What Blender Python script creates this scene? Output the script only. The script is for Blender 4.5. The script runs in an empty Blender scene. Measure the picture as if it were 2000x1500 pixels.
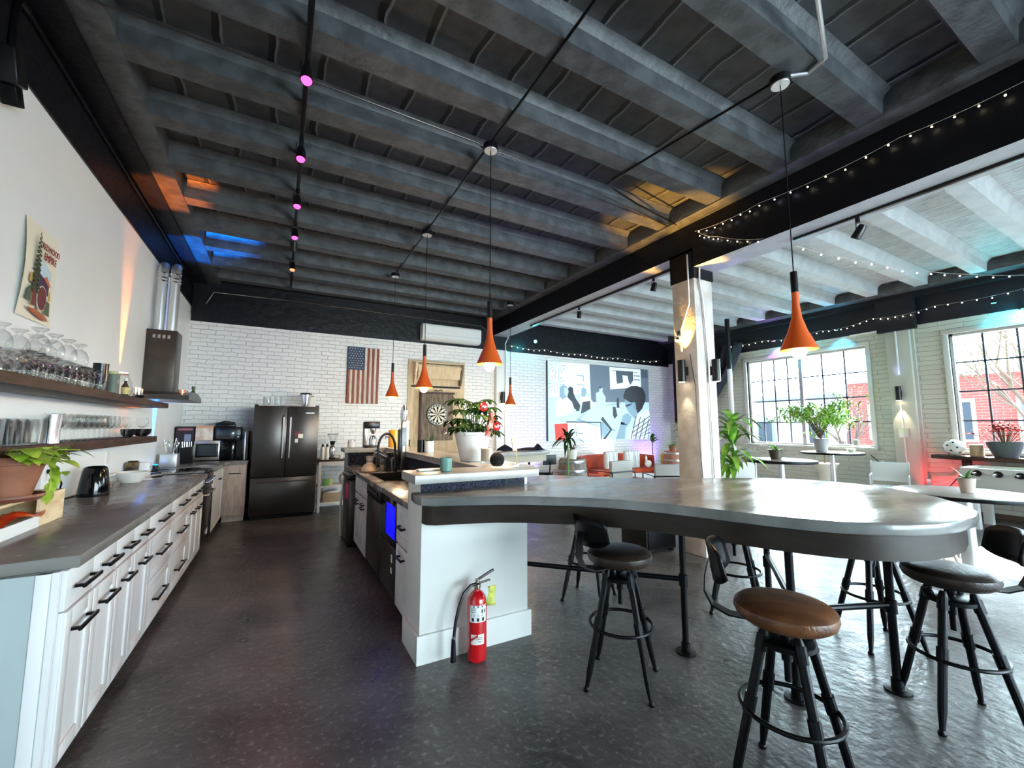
import bpy, bmesh, math, random
from mathutils import Vector, Matrix
C = bpy.context.scene.collection
PI = math.pi
random.seed(7)
# ---------------------------------------------------------------- camera
cd = bpy.data.cameras.new('camera'); cam = bpy.data.objects.new('camera', cd); C.objects.link(cam)
cam.location = (0, 0, 1.45); cam.rotation_euler = (math.radians(95.822), 0, math.radians(-28.917))
cd.sensor_fit = 'HORIZONTAL'; cd.sensor_width = 36.0; cd.lens = 814.0/2000*36; cd.clip_start = 0.02; cd.clip_end = 300
bpy.context.scene.camera = cam
# ---------------------------------------------------------------- world, sun, daylight portals, exposure
sc = bpy.context.scene
w = bpy.data.worlds.new('world'); sc.world = w; w.use_nodes = True
bg = w.node_tree.nodes['Background']; bg.inputs[0].default_value = (0.75, 0.92, 1.0, 1)
_n = w.node_tree.nodes; _l = w.node_tree.links.new
_tc = _n.new('ShaderNodeTexCoord'); _dp = _n.new('ShaderNodeVectorMath'); _dp.operation = 'DOT_PRODUCT'; _dp.inputs[1].default_value = (1.0, -0.32, 0.1)   # brighter towards the sun
_l(_tc.outputs['Generated'], _dp.inputs[0]); _mr = _n.new('ShaderNodeMapRange'); _mr.interpolation_type = 'SMOOTHSTEP'
_mr.inputs['From Min'].default_value = -0.35; _mr.inputs['From Max'].default_value = 0.45; _mr.inputs['To Min'].default_value = 1.3; _mr.inputs['To Max'].default_value = 17.0
_l(_dp.outputs['Value'], _mr.inputs['Value']); _l(_mr.outputs[0], bg.inputs[1])
vs = sc.view_settings; vs.view_transform = 'Standard'; vs.look = 'None'; vs.gamma = 1.0; vs.use_curve_mapping = False
vs.exposure = 1.3
def lamp(name, kind, loc, energy, color=(1,1,1), rot=None, **k):
    d = bpy.data.lights.new(name, kind); d.energy = energy; d.color = color
    for a, v in k.items(): setattr(d, a, v)
    o = bpy.data.objects.new(name, d); C.objects.link(o); o.location = loc
    if rot is not None: o.rotation_euler = Vector(rot).to_track_quat('-Z', 'Y').to_euler()
    return o
sun = lamp('sun', 'SUN', (30, 5, 20), 18.0, (1.0, 0.93, 0.8), rot=(-4.3, -0.9, -3.2), angle=0.01)
WINS = [(3.72, 6.12), (-0.45, 2.55), (-3.9, -1.3)]     # windows of the right wall, y ranges
for k, (y0, y1) in enumerate(WINS):
    p = lamp('window_portal', 'AREA', (10.35, (y0+y1)/2, 2.03), 1.0, rot=(-1, 0, 0), shape='RECTANGLE', size=(y1-y0), size_y=2.05)
    p.data.cycles.is_portal = True
p = lamp('window_portal', 'AREA', (5.5, -4.85, 1.65), 1.0, rot=(0, 1, 0), shape='RECTANGLE', size=7.0, size_y=2.3)
p.data.cycles.is_portal = True
# ---------------------------------------------------------------- helpers
class MB:
    def __init__(s): s.bm = bmesh.new(); s.mi = 0; s.M = None
    def _fin(s, vs, M=None):
        if M is not None: bmesh.ops.transform(s.bm, matrix=M, verts=vs)
        if s.M is not None: bmesh.ops.transform(s.bm, matrix=s.M, verts=vs)
        fs = set(f for v in vs for f in v.link_faces)
        for f in fs: f.material_index = s.mi
        return fs
    def box(s, a, b, bev=0.0, M=None, seg=2):
        r = bmesh.ops.create_cube(s.bm, size=1.0); vs = r['verts']
        lo = Vector([min(a[i], b[i]) for i in range(3)]); hi = Vector([max(a[i], b[i]) for i in range(3)])
        for v in vs: v.co = Vector([lo[i] + (v.co[i]+.5)*(hi[i]-lo[i]) for i in range(3)])
        if bev > 0:
            bev = min(bev, 0.49*min(hi-lo))
            es = list(set(e for v in vs for e in v.link_edges))
            g = bmesh.ops.bevel(s.bm, geom=es, offset=bev, segments=seg, affect='EDGES', profile=0.5)
            vs = list(set(v for f in g['faces'] for v in f.verts) | set(v for v in vs if v.is_valid))
            # include every vert connected
            st = list(vs); seen = set(vs)
            while st:
                v = st.pop()
                for e in v.link_edges:
                    o = e.other_vert(v)
                    if o not in seen: seen.add(o); st.append(o)
            vs = list(seen)
        s._fin(vs, M); return s
    def grid(s, rows, cu=False, cv=False, caps=False):
        V = [[s.bm.verts.new(p) for p in r] for r in rows]
        n = len(V); m = len(V[0])
        for i in range(n if cu else n-1):
            for j in range(m if cv else m-1):
                a, b, c, d = V[i][j], V[i][(j+1) % m], V[(i+1) % n][(j+1) % m], V[(i+1) % n][j]
                if len({a, b, c, d}) == 4: s.bm.faces.new((a, b, c, d))
        if caps and not cu:
            for r in (V[0], V[-1]):
                try: s.bm.faces.new(r)
                except ValueError: pass
        s._fin([v for r in V for v in r]); return s
    def tube(s, pts, r, n=8, closed=False, caps=True):
        pts = [Vector(p) for p in pts]; N = len(pts)
        rs = r if isinstance(r, (list, tuple)) else [r]*N
        rows = []; up = None
        for i, p in enumerate(pts):
            if closed: t = (pts[(i+1) % N]-pts[i-1])
            else: t = pts[min(i+1, N-1)]-pts[max(i-1, 0)]
            if t.length < 1e-9: t = Vector((0, 0, 1))
            t.normalize()
            if up is None: up = Vector((0, 0, 1)) if abs(t.z) < .9 else Vector((1, 0, 0))
            sx = t.cross(up)
            if sx.length < 1e-6: sx = t.orthogonal()
            sx.normalize(); up = sx.cross(t).normalized()
            rows.append([p + (sx*math.cos(a)+up*math.sin(a))*rs[i] for a in [2*PI*k/n for k in range(n)]])
        return s.grid(rows, cu=closed, cv=True, caps=caps and not closed)
    def lathe(s, prof, loc=(0, 0, 0), n=20, M=None, caps=True):
        L = Vector(loc); rows = []
        for r, z in prof:
            rr = max(r, 1e-4)
            rows.append([L + Vector((rr*math.cos(2*PI*k/n), rr*math.sin(2*PI*k/n), z)) for k in range(n)])
        if M is not None: rows = [[M @ p for p in q] for q in rows]
        return s.grid(rows, cv=True, caps=caps)
    def cyl(s, loc, r, h, n=20, r2=None, bev=0.0):
        r2 = r if r2 is None else r2
        if bev: return s.lathe([(r-bev, 0), (r, bev), (r2, h-bev), (r2-bev, h)], loc, n)
        return s.lathe([(r, 0), (r2, h)], loc, n)
    def ball(s, c, r, sc=(1, 1, 1), n=12, M=None):
        rows = []
        for i in range(n+1):
            a = -PI/2 + PI*i/n
            rows.append([Vector((max(math.cos(a), 1e-3)*r*sc[0]*math.cos(2*PI*k/(2*n)), max(math.cos(a), 1e-3)*r*sc[1]*math.sin(2*PI*k/(2*n)), math.sin(a)*r*sc[2])) for k in range(2*n)])
        Mt = Matrix.Translation(c) @ (M if M is not None else Matrix.Identity(4))
        rows = [[Mt @ p for p in q] for q in rows]
        return s.grid(rows, cv=True, caps=True)
    def prism(s, poly, d0, d1, ax='z'):
        def P(a, b, d): return {'z': (a, b, d), 'x': (d, a, b), 'y': (a, d, b)}[ax]
        A = [s.bm.verts.new(P(a, b, d0)) for a, b in poly]; B = [s.bm.verts.new(P(a, b, d1)) for a, b in poly]
        n = len(poly); s.bm.faces.new(A[::-1]); s.bm.faces.new(B)
        for i in range(n): s.bm.faces.new((A[i], A[(i+1) % n], B[(i+1) % n], B[i]))
        s._fin(A+B); return s
    def face(s, pts):
        V = [s.bm.verts.new(p) for p in pts]; s.bm.faces.new(V); s._fin(V); return s
    def leaf(s, base, d, L, W, droop=0.5, n=5, fold=0.15, up=(0, 0, 1), tip=1.0):
        d = Vector(d).normalized(); p = Vector(base); side = d.cross(Vector(up))
        if side.length < 1e-3: side = Vector((1, 0, 0))
        side.normalize(); rows = []; st = L/n
        for i in range(n+1):
            t = i/n; wd = W*math.sin(PI*min(1, (0.06+0.94*t)**(0.75*tip)))*0.5 if i < n else 1e-4
            nm = side.cross(d).normalized()
            rows.append([p - side*wd + nm*wd*fold, p.copy(), p + side*wd + nm*wd*fold])
            p = p + d*st; d = (d + Vector((0, 0, -droop/n))).normalized()
        return s.grid(rows)
    def build(s, name, mats, parent=None, loc=None, angle=35, rot=0):
        bm = s.bm
        bmesh.ops.recalc_face_normals(bm, faces=bm.faces)
        me = bpy.data.meshes.new(name); bm.to_mesh(me); bm.free()
        for m in (mats if isinstance(mats, (list, tuple)) else [mats]): me.materials.append(m)
        me.polygons.foreach_set('use_smooth', [True]*len(me.polygons))
        me.set_sharp_from_angle(angle=math.radians(angle))
        o = bpy.data.objects.new(name, me); C.objects.link(o)
        if parent is not None: o.parent = parent
        if loc is not None: o.location = loc
        if rot: o.rotation_euler.z = rot
        return o
def tag(o, label, cat, group=None):
    o['label'] = label; o['category'] = cat
    if group: o['group'] = group
    return o
def thing(name, label, cat, loc=(0, 0, 0), rot=0, group=None):
    o = bpy.data.objects.new(name, None); C.objects.link(o); o.location = loc; o.rotation_euler = (0, 0, rot)
    o.empty_display_size = 0.1
    return tag(o, label, cat, group)
def struct(o, label=None):
    o['kind'] = 'structure'
    if label: o['label'] = label
    return o
def copy_tree(o, parent=None, loc=None, rot=None, label=None, group=None):
    c = o.copy(); C.objects.link(c)
    if parent is not None: c.parent = parent
    if loc is not None: c.location = loc
    if rot is not None: c.rotation_euler = (0, 0, rot)
    if label: c['label'] = label
    if group: c['group'] = group
    for ch in o.children: copy_tree(ch, c)
    return c
def text_mesh(name, body, size, m, parent, loc, rot, ext=0.001, align='CENTER', sx=1.0):
    cu = bpy.data.curves.new(name, 'FONT'); cu.body = body; cu.size = size; cu.extrude = ext; cu.align_x = align; cu.align_y = 'CENTER'
    t = bpy.data.objects.new(name, cu); C.objects.link(t)
    me = bpy.data.meshes.new_from_object(t); bpy.data.objects.remove(t)
    me.materials.clear(); me.materials.append(m)
    o = bpy.data.objects.new(name, me); C.objects.link(o); o.parent = parent; o.location = loc; o.rotation_euler = rot; o.scale = (sx, 1, 1)
    return o
# ---------------------------------------------------------------- materials
MC = {}
def mat(name, col, rough=0.5, metal=0.0, col2=None, scale=8.0, bump=0.0, bscale=None, emis=None, es=0.0, trans=0.0, detail=4.0, lo=0.4, hi=0.6, spec=0.5, coat=0.0, stretch=(1, 1, 1), rvar=0.0):
    if name in MC: return MC[name]
    deep = lambda c: tuple(v**1.22 for v in c) if (c[0]*.3+c[1]*.6+c[2]*.1) < .58 else c
    col = deep(col); col2 = deep(col2) if col2 else None
    if max(col) < .03: spec = min(spec, .3)
    m = bpy.data.materials.new(name); m.use_nodes = True; nt = m.node_tree; b = nt.nodes['Principled BSDF']
    b.inputs['Base Color'].default_value = (*col, 1); b.inputs['Roughness'].default_value = rough; b.inputs['Metallic'].default_value = metal
    b.inputs['Specular IOR Level'].default_value = spec; b.inputs['Coat Weight'].default_value = coat
    if trans: b.inputs['Transmission Weight'].default_value = trans
    if emis: b.inputs['Emission Color'].default_value = (*emis, 1); b.inputs['Emission Strength'].default_value = es
    if col2 or bump or rvar:
        tc = nt.nodes.new('ShaderNodeTexCoord'); mp = nt.nodes.new('ShaderNodeMapping'); mp.inputs['Scale'].default_value = stretch
        nt.links.new(tc.outputs['Object'], mp.inputs['Vector'])
        nz = nt.nodes.new('ShaderNodeTexNoise'); nz.inputs['Scale'].default_value = scale; nz.inputs['Detail'].default_value = detail
        nt.links.new(mp.outputs[0], nz.inputs['Vector'])
        if col2:
            cr = nt.nodes.new('ShaderNodeValToRGB'); cr.color_ramp.elements[0].position = lo; cr.color_ramp.elements[1].position = hi
            cr.color_ramp.elements[0].color = (*col, 1); cr.color_ramp.elements[1].color = (*col2, 1)
            nt.links.new(nz.outputs['Fac'], cr.inputs[0]); nt.links.new(cr.outputs[0], b.inputs['Base Color'])
        if rvar:
            mr = nt.nodes.new('ShaderNodeMapRange'); mr.inputs['From Min'].default_value = .35; mr.inputs['From Max'].default_value = .65
            mr.inputs['To Min'].default_value = rough-rvar; mr.inputs['To Max'].default_value = rough+rvar
            nt.links.new(nz.outputs['Fac'], mr.inputs['Value']); nt.links.new(mr.outputs[0], b.inputs['Roughness'])
        if bump:
            n2 = nt.nodes.new('ShaderNodeTexNoise'); n2.inputs['Scale'].default_value = bscale or scale*3; n2.inputs['Detail'].default_value = 5
            nt.links.new(mp.outputs[0], n2.inputs['Vector'])
            bp = nt.nodes.new('ShaderNodeBump'); bp.inputs['Strength'].default_value = bump; bp.inputs['Distance'].default_value = 0.02
            nt.links.new(n2.outputs['Fac'], bp.inputs['Height']); nt.links.new(bp.outputs[0], b.inputs['Normal'])
    MC[name] = m; return m
def brick_mat(name, col, mortar, axis, rough=0.55, bw=0.22, rh=0.072, ms=0.008, bump=0.6, col2=None, band=None, bandcol=None):
    """painted brick: object coordinates, axis 'x' = wall runs along x, 'y' = along y"""
    m = bpy.data.materials.new(name); m.use_nodes = True; nt = m.node_tree; b = nt.nodes['Principled BSDF']; L = nt.links.new
    tc = nt.nodes.new('ShaderNodeTexCoord'); sp = nt.nodes.new('ShaderNodeSeparateXYZ'); cb = nt.nodes.new('ShaderNodeCombineXYZ')
    L(tc.outputs['Object'], sp.inputs[0]); L(sp.outputs['X' if axis == 'x' else 'Y'], cb.inputs['X']); L(sp.outputs['Z'], cb.inputs['Y'])
    wz = nt.nodes.new('ShaderNodeTexNoise'); wz.inputs['Scale'].default_value = 6.0; L(cb.outputs[0], wz.inputs['Vector'])
    ad = nt.nodes.new('ShaderNodeVectorMath'); ad.operation = 'MULTIPLY_ADD'; L(wz.outputs['Color'], ad.inputs[0]); ad.inputs[1].default_value = (.09, .045, 0); L(cb.outputs[0], ad.inputs[2])
    br = nt.nodes.new('ShaderNodeTexBrick'); L(ad.outputs[0], br.inputs['Vector']); br.inputs['Scale'].default_value = 1.0
    br.inputs['Brick Width'].default_value = bw; br.inputs['Row Height'].default_value = rh; br.inputs['Mortar Size'].default_value = ms; br.inputs['Mortar Smooth'].default_value = 0.6
    br.inputs['Color1'].default_value = (*col, 1); br.inputs['Color2'].default_value = (*(col2 or [c*.93 for c in col]), 1); br.inputs['Mortar'].default_value = (*mortar, 1)
    nz = nt.nodes.new('ShaderNodeTexNoise'); nz.inputs['Scale'].default_value = 18.0; nz.inputs['Detail'].default_value = 6; L(cb.outputs[0], nz.inputs['Vector'])
    mx = nt.nodes.new('ShaderNodeMath'); mx.operation = 'MULTIPLY_ADD'; L(nz.outputs['Fac'], mx.inputs[0]); mx.inputs[1].default_value = 0.7
    iv = nt.nodes.new('ShaderNodeMath'); iv.operation = 'SUBTRACT'; iv.inputs[0].default_value = 1.0; L(br.outputs['Fac'], iv.inputs[1]); L(iv.outputs[0], mx.inputs[2])
    bp = nt.nodes.new('ShaderNodeBump'); bp.inputs['Strength'].default_value = bump; bp.inputs['Distance'].default_value = 0.012
    L(mx.outputs[0], bp.inputs['Height']); L(bp.outputs[0], b.inputs['Normal']); b.inputs['Roughness'].default_value = rough
    L(br.outputs['Color'], b.inputs['Base Color'])
    return m
def glass_mat(name, tint=(1, 1, 1), refl=0.12, rough=0.02):
    """thin clear glass: transparent with a fresnel reflection"""
    m = bpy.data.materials.new(name); m.use_nodes = True; nt = m.node_tree; nt.nodes.clear(); L = nt.links.new
    out = nt.nodes.new('ShaderNodeOutputMaterial'); mx = nt.nodes.new('ShaderNodeMixShader'); tr = nt.nodes.new('ShaderNodeBsdfTransparent'); gl = nt.nodes.new('ShaderNodeBsdfGlossy')
    fr = nt.nodes.new('ShaderNodeLayerWeight'); fr.inputs['Blend'].default_value = refl
    tr.inputs[0].default_value = (*tint, 1); gl.inputs['Roughness'].default_value = rough
    L(fr.outputs['Facing'], mx.inputs[0]); L(tr.outputs[0], mx.inputs[1]); L(gl.outputs[0], mx.inputs[2]); L(mx.outputs[0], out.inputs[0])
    return m
def emit(name, col, s):
    m = bpy.data.materials.new(name); m.use_nodes = True; nt = m.node_tree; b = nt.nodes['Principled BSDF']
    b.inputs['Base Color'].default_value = (*[c*.5 for c in col], 1); b.inputs['Emission Color'].default_value = (*col, 1); b.inputs['Emission Strength'].default_value = s
    return m
M_white = mat('white_paint', (.70, .71, .70), .45, bump=.12, bscale=5)
M_wallw = mat('white_plaster', (.82, .84, .84), .36, col2=(.78, .80, .80), scale=1.2, bump=.18, bscale=2.2, rvar=.08)
M_cab = mat('white_cabinet', (.61, .60, .60), .35)
M_cabend = mat('pale_end_panel', (.38, .43, .43), .45)
M_isl = mat('white_island_panel', (.66, .66, .63), .4)
M_black = mat('black_metal', (.012, .013, .016), .38, .6)
M_blackp = mat('black_plastic', (.012, .012, .014), .3)
M_darkpaint = mat('black_beam_paint', (.005, .006, .012), .42, bump=.5, bscale=9)
M_chrome = mat('chrome', (.75, .75, .77), .15, 1.0)
M_steel = mat('brushed_steel', (.45, .45, .46), .3, 1.0)
M_dsteel = mat('dark_stainless', (.115, .105, .10), .3, .85)
M_concrete = mat('concrete_counter', (.20, .19, .18), .24, col2=(.27, .255, .24), scale=3.2, lo=.3, hi=.7, bump=.06, bscale=6, rvar=.07, detail=8)
M_conedge = mat('concrete_bar', (.15, .15, .148), .2, col2=(.26, .258, .25), scale=2.6, lo=.3, hi=.7, bump=.14, bscale=5, rvar=.06, detail=9, stretch=(1, 2.5, 1), spec=.3)
M_ledge = mat('pale_concrete_ledge', (.32, .315, .30), .3, col2=(.43, .42, .40), scale=5, lo=.3, hi=.7)
M_apron = mat('brown_apron', (.024, .015, .010), .45, col2=(.04, .026, .018), scale=4, stretch=(1, 1, 4))
M_walnut = mat('dark_walnut', (.045, .022, .015), .5, col2=(.10, .045, .03), scale=5, stretch=(6, 1, 6), bump=.2, bscale=10, spec=.3)
M_plyw = mat('plywood', (.56, .44, .29), .6, col2=(.64, .52, .36), scale=4, stretch=(4, 1, 1))
M_lwood = mat('pale_wood', (.62, .46, .27), .45, col2=(.72, .57, .36), scale=5, stretch=(1, 1, 5))
M_barn = mat('weathered_board', (.13, .10, .07), .7, col2=(.27, .21, .15), scale=6, stretch=(9, 1, .7), bump=.3)
M_terra = mat('terracotta', (.27, .11, .06), .7, col2=(.34, .15, .09), scale=6)
M_green = mat('leaf_green', (.06, .17, .035), .4, col2=(.12, .28, .05), scale=12)
M_lime = mat('pothos_green', (.26, .40, .04), .4, col2=(.44, .55, .09), scale=20)
M_dgreen = mat('leaf_dark_green', (.022, .055, .02), .35, col2=(.06, .11, .035), scale=20)
M_leafl = mat('corn_plant_leaf', (.13, .33, .04), .4, col2=(.34, .50, .10), scale=9)
M_red = mat('glossy_red', (.55, .01, .02), .22, coat=.5)
M_redleaf = mat('red_bract', (.40, .008, .012), .8, spec=.15, col2=(.60, .04, .03), scale=15)
M_soil = mat('soil', (.03, .02, .013), .9)
M_orange = mat('orange_shade', (.58, .12, .02), .4)
M_sofa = mat('rust_velvet', (.50, .07, .015), .7, col2=(.62, .11, .03), scale=5)
M_paper = mat('cream_paper', (.78, .74, .60), .6)
M_gpot = mat('white_ceramic', (.72, .70, .66), .4)
M_grey = mat('grey_fabric', (.42, .40, .37), .8)
M_alu = mat('aluminium', (.62, .63, .64), .35, .8)
G_thin = glass_mat('window_glass', (.97, .99, 1), .03)
G_cup = glass_mat('cup_glass', (.95, .97, .97), .20, .03)
G_green = glass_mat('green_glass', (.45, .62, .56), .35, .05)
G_amber = glass_mat('amber_glass', (.35, .17, .06), .3, .05)
E_bulb = emit('warm_bulb', (1.0, .50, .14), 7)
E_fairy = emit('fairy_bulb', (1.0, .86, .55), 9)
E_fairy2 = emit('fairy_bulb_cool', (.75, .8, 1.0), 8)
E_pink = emit('pink_spot', (1.0, .03, .28), 3.5)
E_redspot = emit('red_spot', (1.0, .07, .03), 4)
E_teal = emit('teal_bulb', (.05, .8, .85), 12)
E_blue = emit('blue_led', (.0, .0, 1.0), 1.6)
# floor
def floor_mat():
    m = bpy.data.materials.new('stained_concrete_floor'); m.use_nodes = True; nt = m.node_tree; b = nt.nodes['Principled BSDF']; L = nt.links.new
    tc = nt.nodes.new('ShaderNodeTexCoord')
    def nz(s, d): n = nt.nodes.new('ShaderNodeTexNoise'); n.inputs['Scale'].default_value = s; n.inputs['Detail'].default_value = d; L(tc.outputs['Object'], n.inputs['Vector']); return n
    a = nz(2.2, 14); cr = nt.nodes.new('ShaderNodeValToRGB'); L(a.outputs['Fac'], cr.inputs[0])
    cr.color_ramp.elements[0].position = .25; cr.color_ramp.elements[0].color = (.024, .020, .020, 1); cr.color_ramp.elements[1].position = .75; cr.color_ramp.elements[1].color = (.105, .098, .097, 1)
    f = nz(34, 10); c2 = nt.nodes.new('ShaderNodeValToRGB'); L(f.outputs['Fac'], c2.inputs[0]); c2.color_ramp.elements[0].position = .56; c2.color_ramp.elements[1].position = .74
    c2.color_ramp.elements[0].color = (0, 0, 0, 1); c2.color_ramp.elements[1].color = (.13, .12, .115, 1)
    ad = nt.nodes.new('ShaderNodeMix'); ad.data_type = 'RGBA'; ad.blend_type = 'ADD'; ad.inputs[0].default_value = 1.0; L(cr.outputs[0], ad.inputs[6]); L(c2.outputs[0], ad.inputs[7]); L(ad.outputs[2], b.inputs['Base Color'])
    g = nz(5, 8); mr = nt.nodes.new('ShaderNodeMapRange'); L(g.outputs['Fac'], mr.inputs['Value']); mr.inputs['To Min'].default_value = .14; mr.inputs['To Max'].default_value = .55; L(mr.outputs[0], b.inputs['Roughness'])
    h = nz(18, 10); bp = nt.nodes.new('ShaderNodeBump'); bp.inputs['Strength'].default_value = .5; bp.inputs['Distance'].default_value = .012; L(h.outputs['Fac'], bp.inputs['Height']); L(bp.outputs[0], b.inputs['Normal'])
    return m
def ceil_mat(name, c1, c2, joint):
    """painted tile infill: seams across the bay every 0.3 m"""
    m = bpy.data.materials.new(name); m.use_nodes = True; nt = m.node_tree; b = nt.nodes['Principled BSDF']; L = nt.links.new
    tc = nt.nodes.new('ShaderNodeTexCoord'); sp = nt.nodes.new('ShaderNodeSeparateXYZ'); L(tc.outputs['Object'], sp.inputs[0])
    n0 = nt.nodes.new('ShaderNodeTexNoise'); n0.inputs['Scale'].default_value = 2.5; L(tc.outputs['Object'], n0.inputs['Vector'])
    j = nt.nodes.new('ShaderNodeMath'); j.operation = 'MULTIPLY_ADD'; L(n0.outputs['Fac'], j.inputs[0]); j.inputs[1].default_value = .10; L(sp.outputs['X'], j.inputs[2])
    dv = nt.nodes.new('ShaderNodeMath'); dv.operation = 'MODULO'; ad0 = nt.nodes.new('ShaderNodeMath'); ad0.operation = 'ADD'; ad0.inputs[1].default_value = 20; L(j.outputs[0], ad0.inputs[0]); L(ad0.outputs[0], dv.inputs[0]); dv.inputs[1].default_value = .315
    lt = nt.nodes.new('ShaderNodeMath'); lt.operation = 'LESS_THAN'; L(dv.outputs[0], lt.inputs[0]); lt.inputs[1].default_value = joint
    n1 = nt.nodes.new('ShaderNodeTexNoise'); n1.inputs['Scale'].default_value = 9; n1.inputs['Detail'].default_value = 8; L(tc.outputs['Object'], n1.inputs['Vector'])
    cr = nt.nodes.new('ShaderNodeValToRGB'); L(n1.outputs['Fac'], cr.inputs[0]); cr.color_ramp.elements[0].position = .3; cr.color_ramp.elements[1].position = .7
    cr.color_ramp.elements[0].color = (*c1, 1); cr.color_ramp.elements[1].color = (*c2, 1)
    mx = nt.nodes.new('ShaderNodeMix'); mx.data_type = 'RGBA'; L(lt.outputs[0], mx.inputs[0]); L(cr.outputs[0], mx.inputs[6]); mx.inputs[7].default_value = (c1[0]*.08, c1[1]*.08, c1[2]*.08, 1); 
    gt = nt.nodes.new('ShaderNodeMath'); gt.operation = 'COMPARE'; L(dv.outputs[0], gt.inputs[0]); gt.inputs[1].default_value = joint+.008; gt.inputs[2].default_value = .008
    m2 = nt.nodes.new('ShaderNodeMix'); m2.data_type = 'RGBA'; L(gt.outputs[0], m2.inputs[0]); L(mx.outputs[2], m2.inputs[6]); m2.inputs[7].default_value = (*[min(.6, v*2.2) for v in c2], 1); L(m2.outputs[2], b.inputs['Base Color'])
    sb = nt.nodes.new('ShaderNodeMath'); sb.operation = 'SUBTRACT'; L(n1.outputs['Fac'], sb.inputs[0]); L(lt.outputs[0], sb.inputs[1])
    bp = nt.nodes.new('ShaderNodeBump'); bp.inputs['Strength'].default_value = .7; bp.inputs['Distance'].default_value = .012; L(sb.outputs[0], bp.inputs['Height']); L(bp.outputs[0], b.inputs['Normal'])
    b.inputs['Roughness'].default_value = .5
    return m
M_floor = floor_mat()
M_ceilL = ceil_mat('dark_ceiling_tile', (.030, .032, .037), (.060, .063, .070), .042)
M_ceilR = ceil_mat('grey_ceiling_tile', (.26, .27, .27), (.40, .41, .41), .012)
M_joistL = mat('dark_joist_paint', (.062, .066, .072), .5, col2=(.105, .110, .118), scale=7, bump=.35, bscale=24)
M_joistR = mat('grey_joist', (.38, .39, .39), .6, col2=(.43, .44, .44), scale=5, bump=.25, bscale=30)  # window-side bay coloured paler than the kitchen bay
M_brickB = brick_mat('white_painted_brick', (.75, .74, .72), (.50, .49, .47), 'x', ms=.004, bump=.9)
M_brickR = brick_mat('cream_painted_brick', (.56, .56, .50), (.30, .30, .26), 'y', rh=.085, bw=.6, ms=.005)
# ---------------------------------------------------------------- shell
XL, XR, YB, YF = -1.4, 10.0, 8.5, -4.5
struct(MB().box((XL-.3, YF-.3, -.12), (XR+.3, YB+.3, 0)).build('floor', M_floor), 'dark stained concrete floor with worn pale flecks')
struct(MB().box((XL-.3, YF, 0), (XL, YB, 4.3)).build('wall_left', M_wallw), 'smooth white painted wall behind the kitchen counter')
struct(MB().box((XL-.3, YB, 0), (XR+.3, YB+.3, 4.3)).build('wall_back', M_brickB), 'white painted brick wall at the far end')
ZS, ZT = 1.05, 3.03
m = MB(); y = YF-.3
for y0, y1 in sorted(WINS):
    m.box((XR, y, 0), (XR+.3, y0, 4.3)); m.box((XR, y0, 0), (XR+.3, y1, ZS)); m.box((XR, y0, ZT), (XR+.3, y1, 4.3)); y = y1
m.box((XR, y, 0), (XR+.3, YB, 4.3))
struct(m.build('wall_right', M_brickR), 'cream painted brick wall with the tall grid windows')
m = MB()
m.box((XL-.3, YF-.3, 0), (2.0, YF, 4.3)); m.box((9.0, YF-.3, 0), (XR+.3, YF, 4.3)); m.box((2.0, YF-.3, 0), (9.0, YF, .5)); m.box((2.0, YF-.3, 2.8), (9.0, YF, 4.3))
struct(m.build('wall_front', M_white))
# painted bands
struct(MB().box((XL, YF, 3.44), (XL+.012, YB, 3.84)).box((XL, YF, 3.15), (XL+.012, 3.02, 3.45)).box((XL, YF, 3.84), (-1.2, YB, 4.1)).build('trim_1', M_darkpaint), 'black painted band and ledge above the left wall')
struct(MB().box((XL+.01, YB-.014, 3.2), (XR, YB, 4.1)).build('trim_2', M_darkpaint), 'black painted band along the top of the back wall')
m = MB().box((XR-.014, YF, 3.28), (XR, YB, 4.1)).box((XR-.16, YF, 3.78), (XR, YB, 4.1)).box((XR-.2, 2.9, 3.2), (XR-.1, 3.45, 3.8))
struct(m.build('trim_3', mat('charcoal_band', (.020, .024, .034), .45, bump=.4, bscale=9)), 'charcoal painted beam above the windows')
# girder and column
m = MB(); m.box((4.18, YF, 3.33), (4.56, 3.14, 4.1)).box((4.18, 3.14, 3.53), (4.56, YB, 4.1))
for f in m.bm.faces:
    if f.normal.z < -.9 or f.calc_center_median().x > 4.55: f.material_index = 1
struct(m.build('trim_4', [M_darkpaint, M_joistR]), 'deep black girder crossing the room')
m = MB(); m.box((4.19, 3.14, 0), (4.52, 3.46, 3.55), .012); m.mi = 1; m.box((4.18, 3.13, 3.2), (4.53, 3.47, 3.56)); m.mi = 0
struct(m.build('trim_5', [mat('column_paint', (.50, .46, .43), .55, col2=(.60, .57, .54), scale=6, bump=.3, bscale=25), M_darkpaint]), 'pale square column carrying the girder, black at its top')
# ceiling with joists
ce = struct(MB().box((XL-.3, YF-.3, 4.06), (4.3, YB+.3, 4.3)).build('ceiling', M_ceilL), 'black painted tile and joist ceiling')
c2 = struct(MB().box((4.3, YF-.3, 4.06), (XR+.3, YB+.3, 4.3)).build('grey_infill', M_ceilR, ce))
k = -7
while True:
    y = .56 + .687*k; k += 1
    if y < YF+.1: continue
    if y > YB-.3: break
    for x0, x1, mm in ((-1.21, 4.19, M_joistL), (4.55, XR-.15, M_joistR)):
        pr = [(y, 3.88), (y+.17, 3.88), (y+.182, 4.0), (y+.20, 4.03), (y+.235, 4.055), (y+.235, 4.075), (y-.065, 4.075), (y-.065, 4.055), (y-.03, 4.03), (y-.012, 4.0)]
        MB().prism(pr, x0, x1, 'x').build('joist', mm, ce, angle=25)
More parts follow.
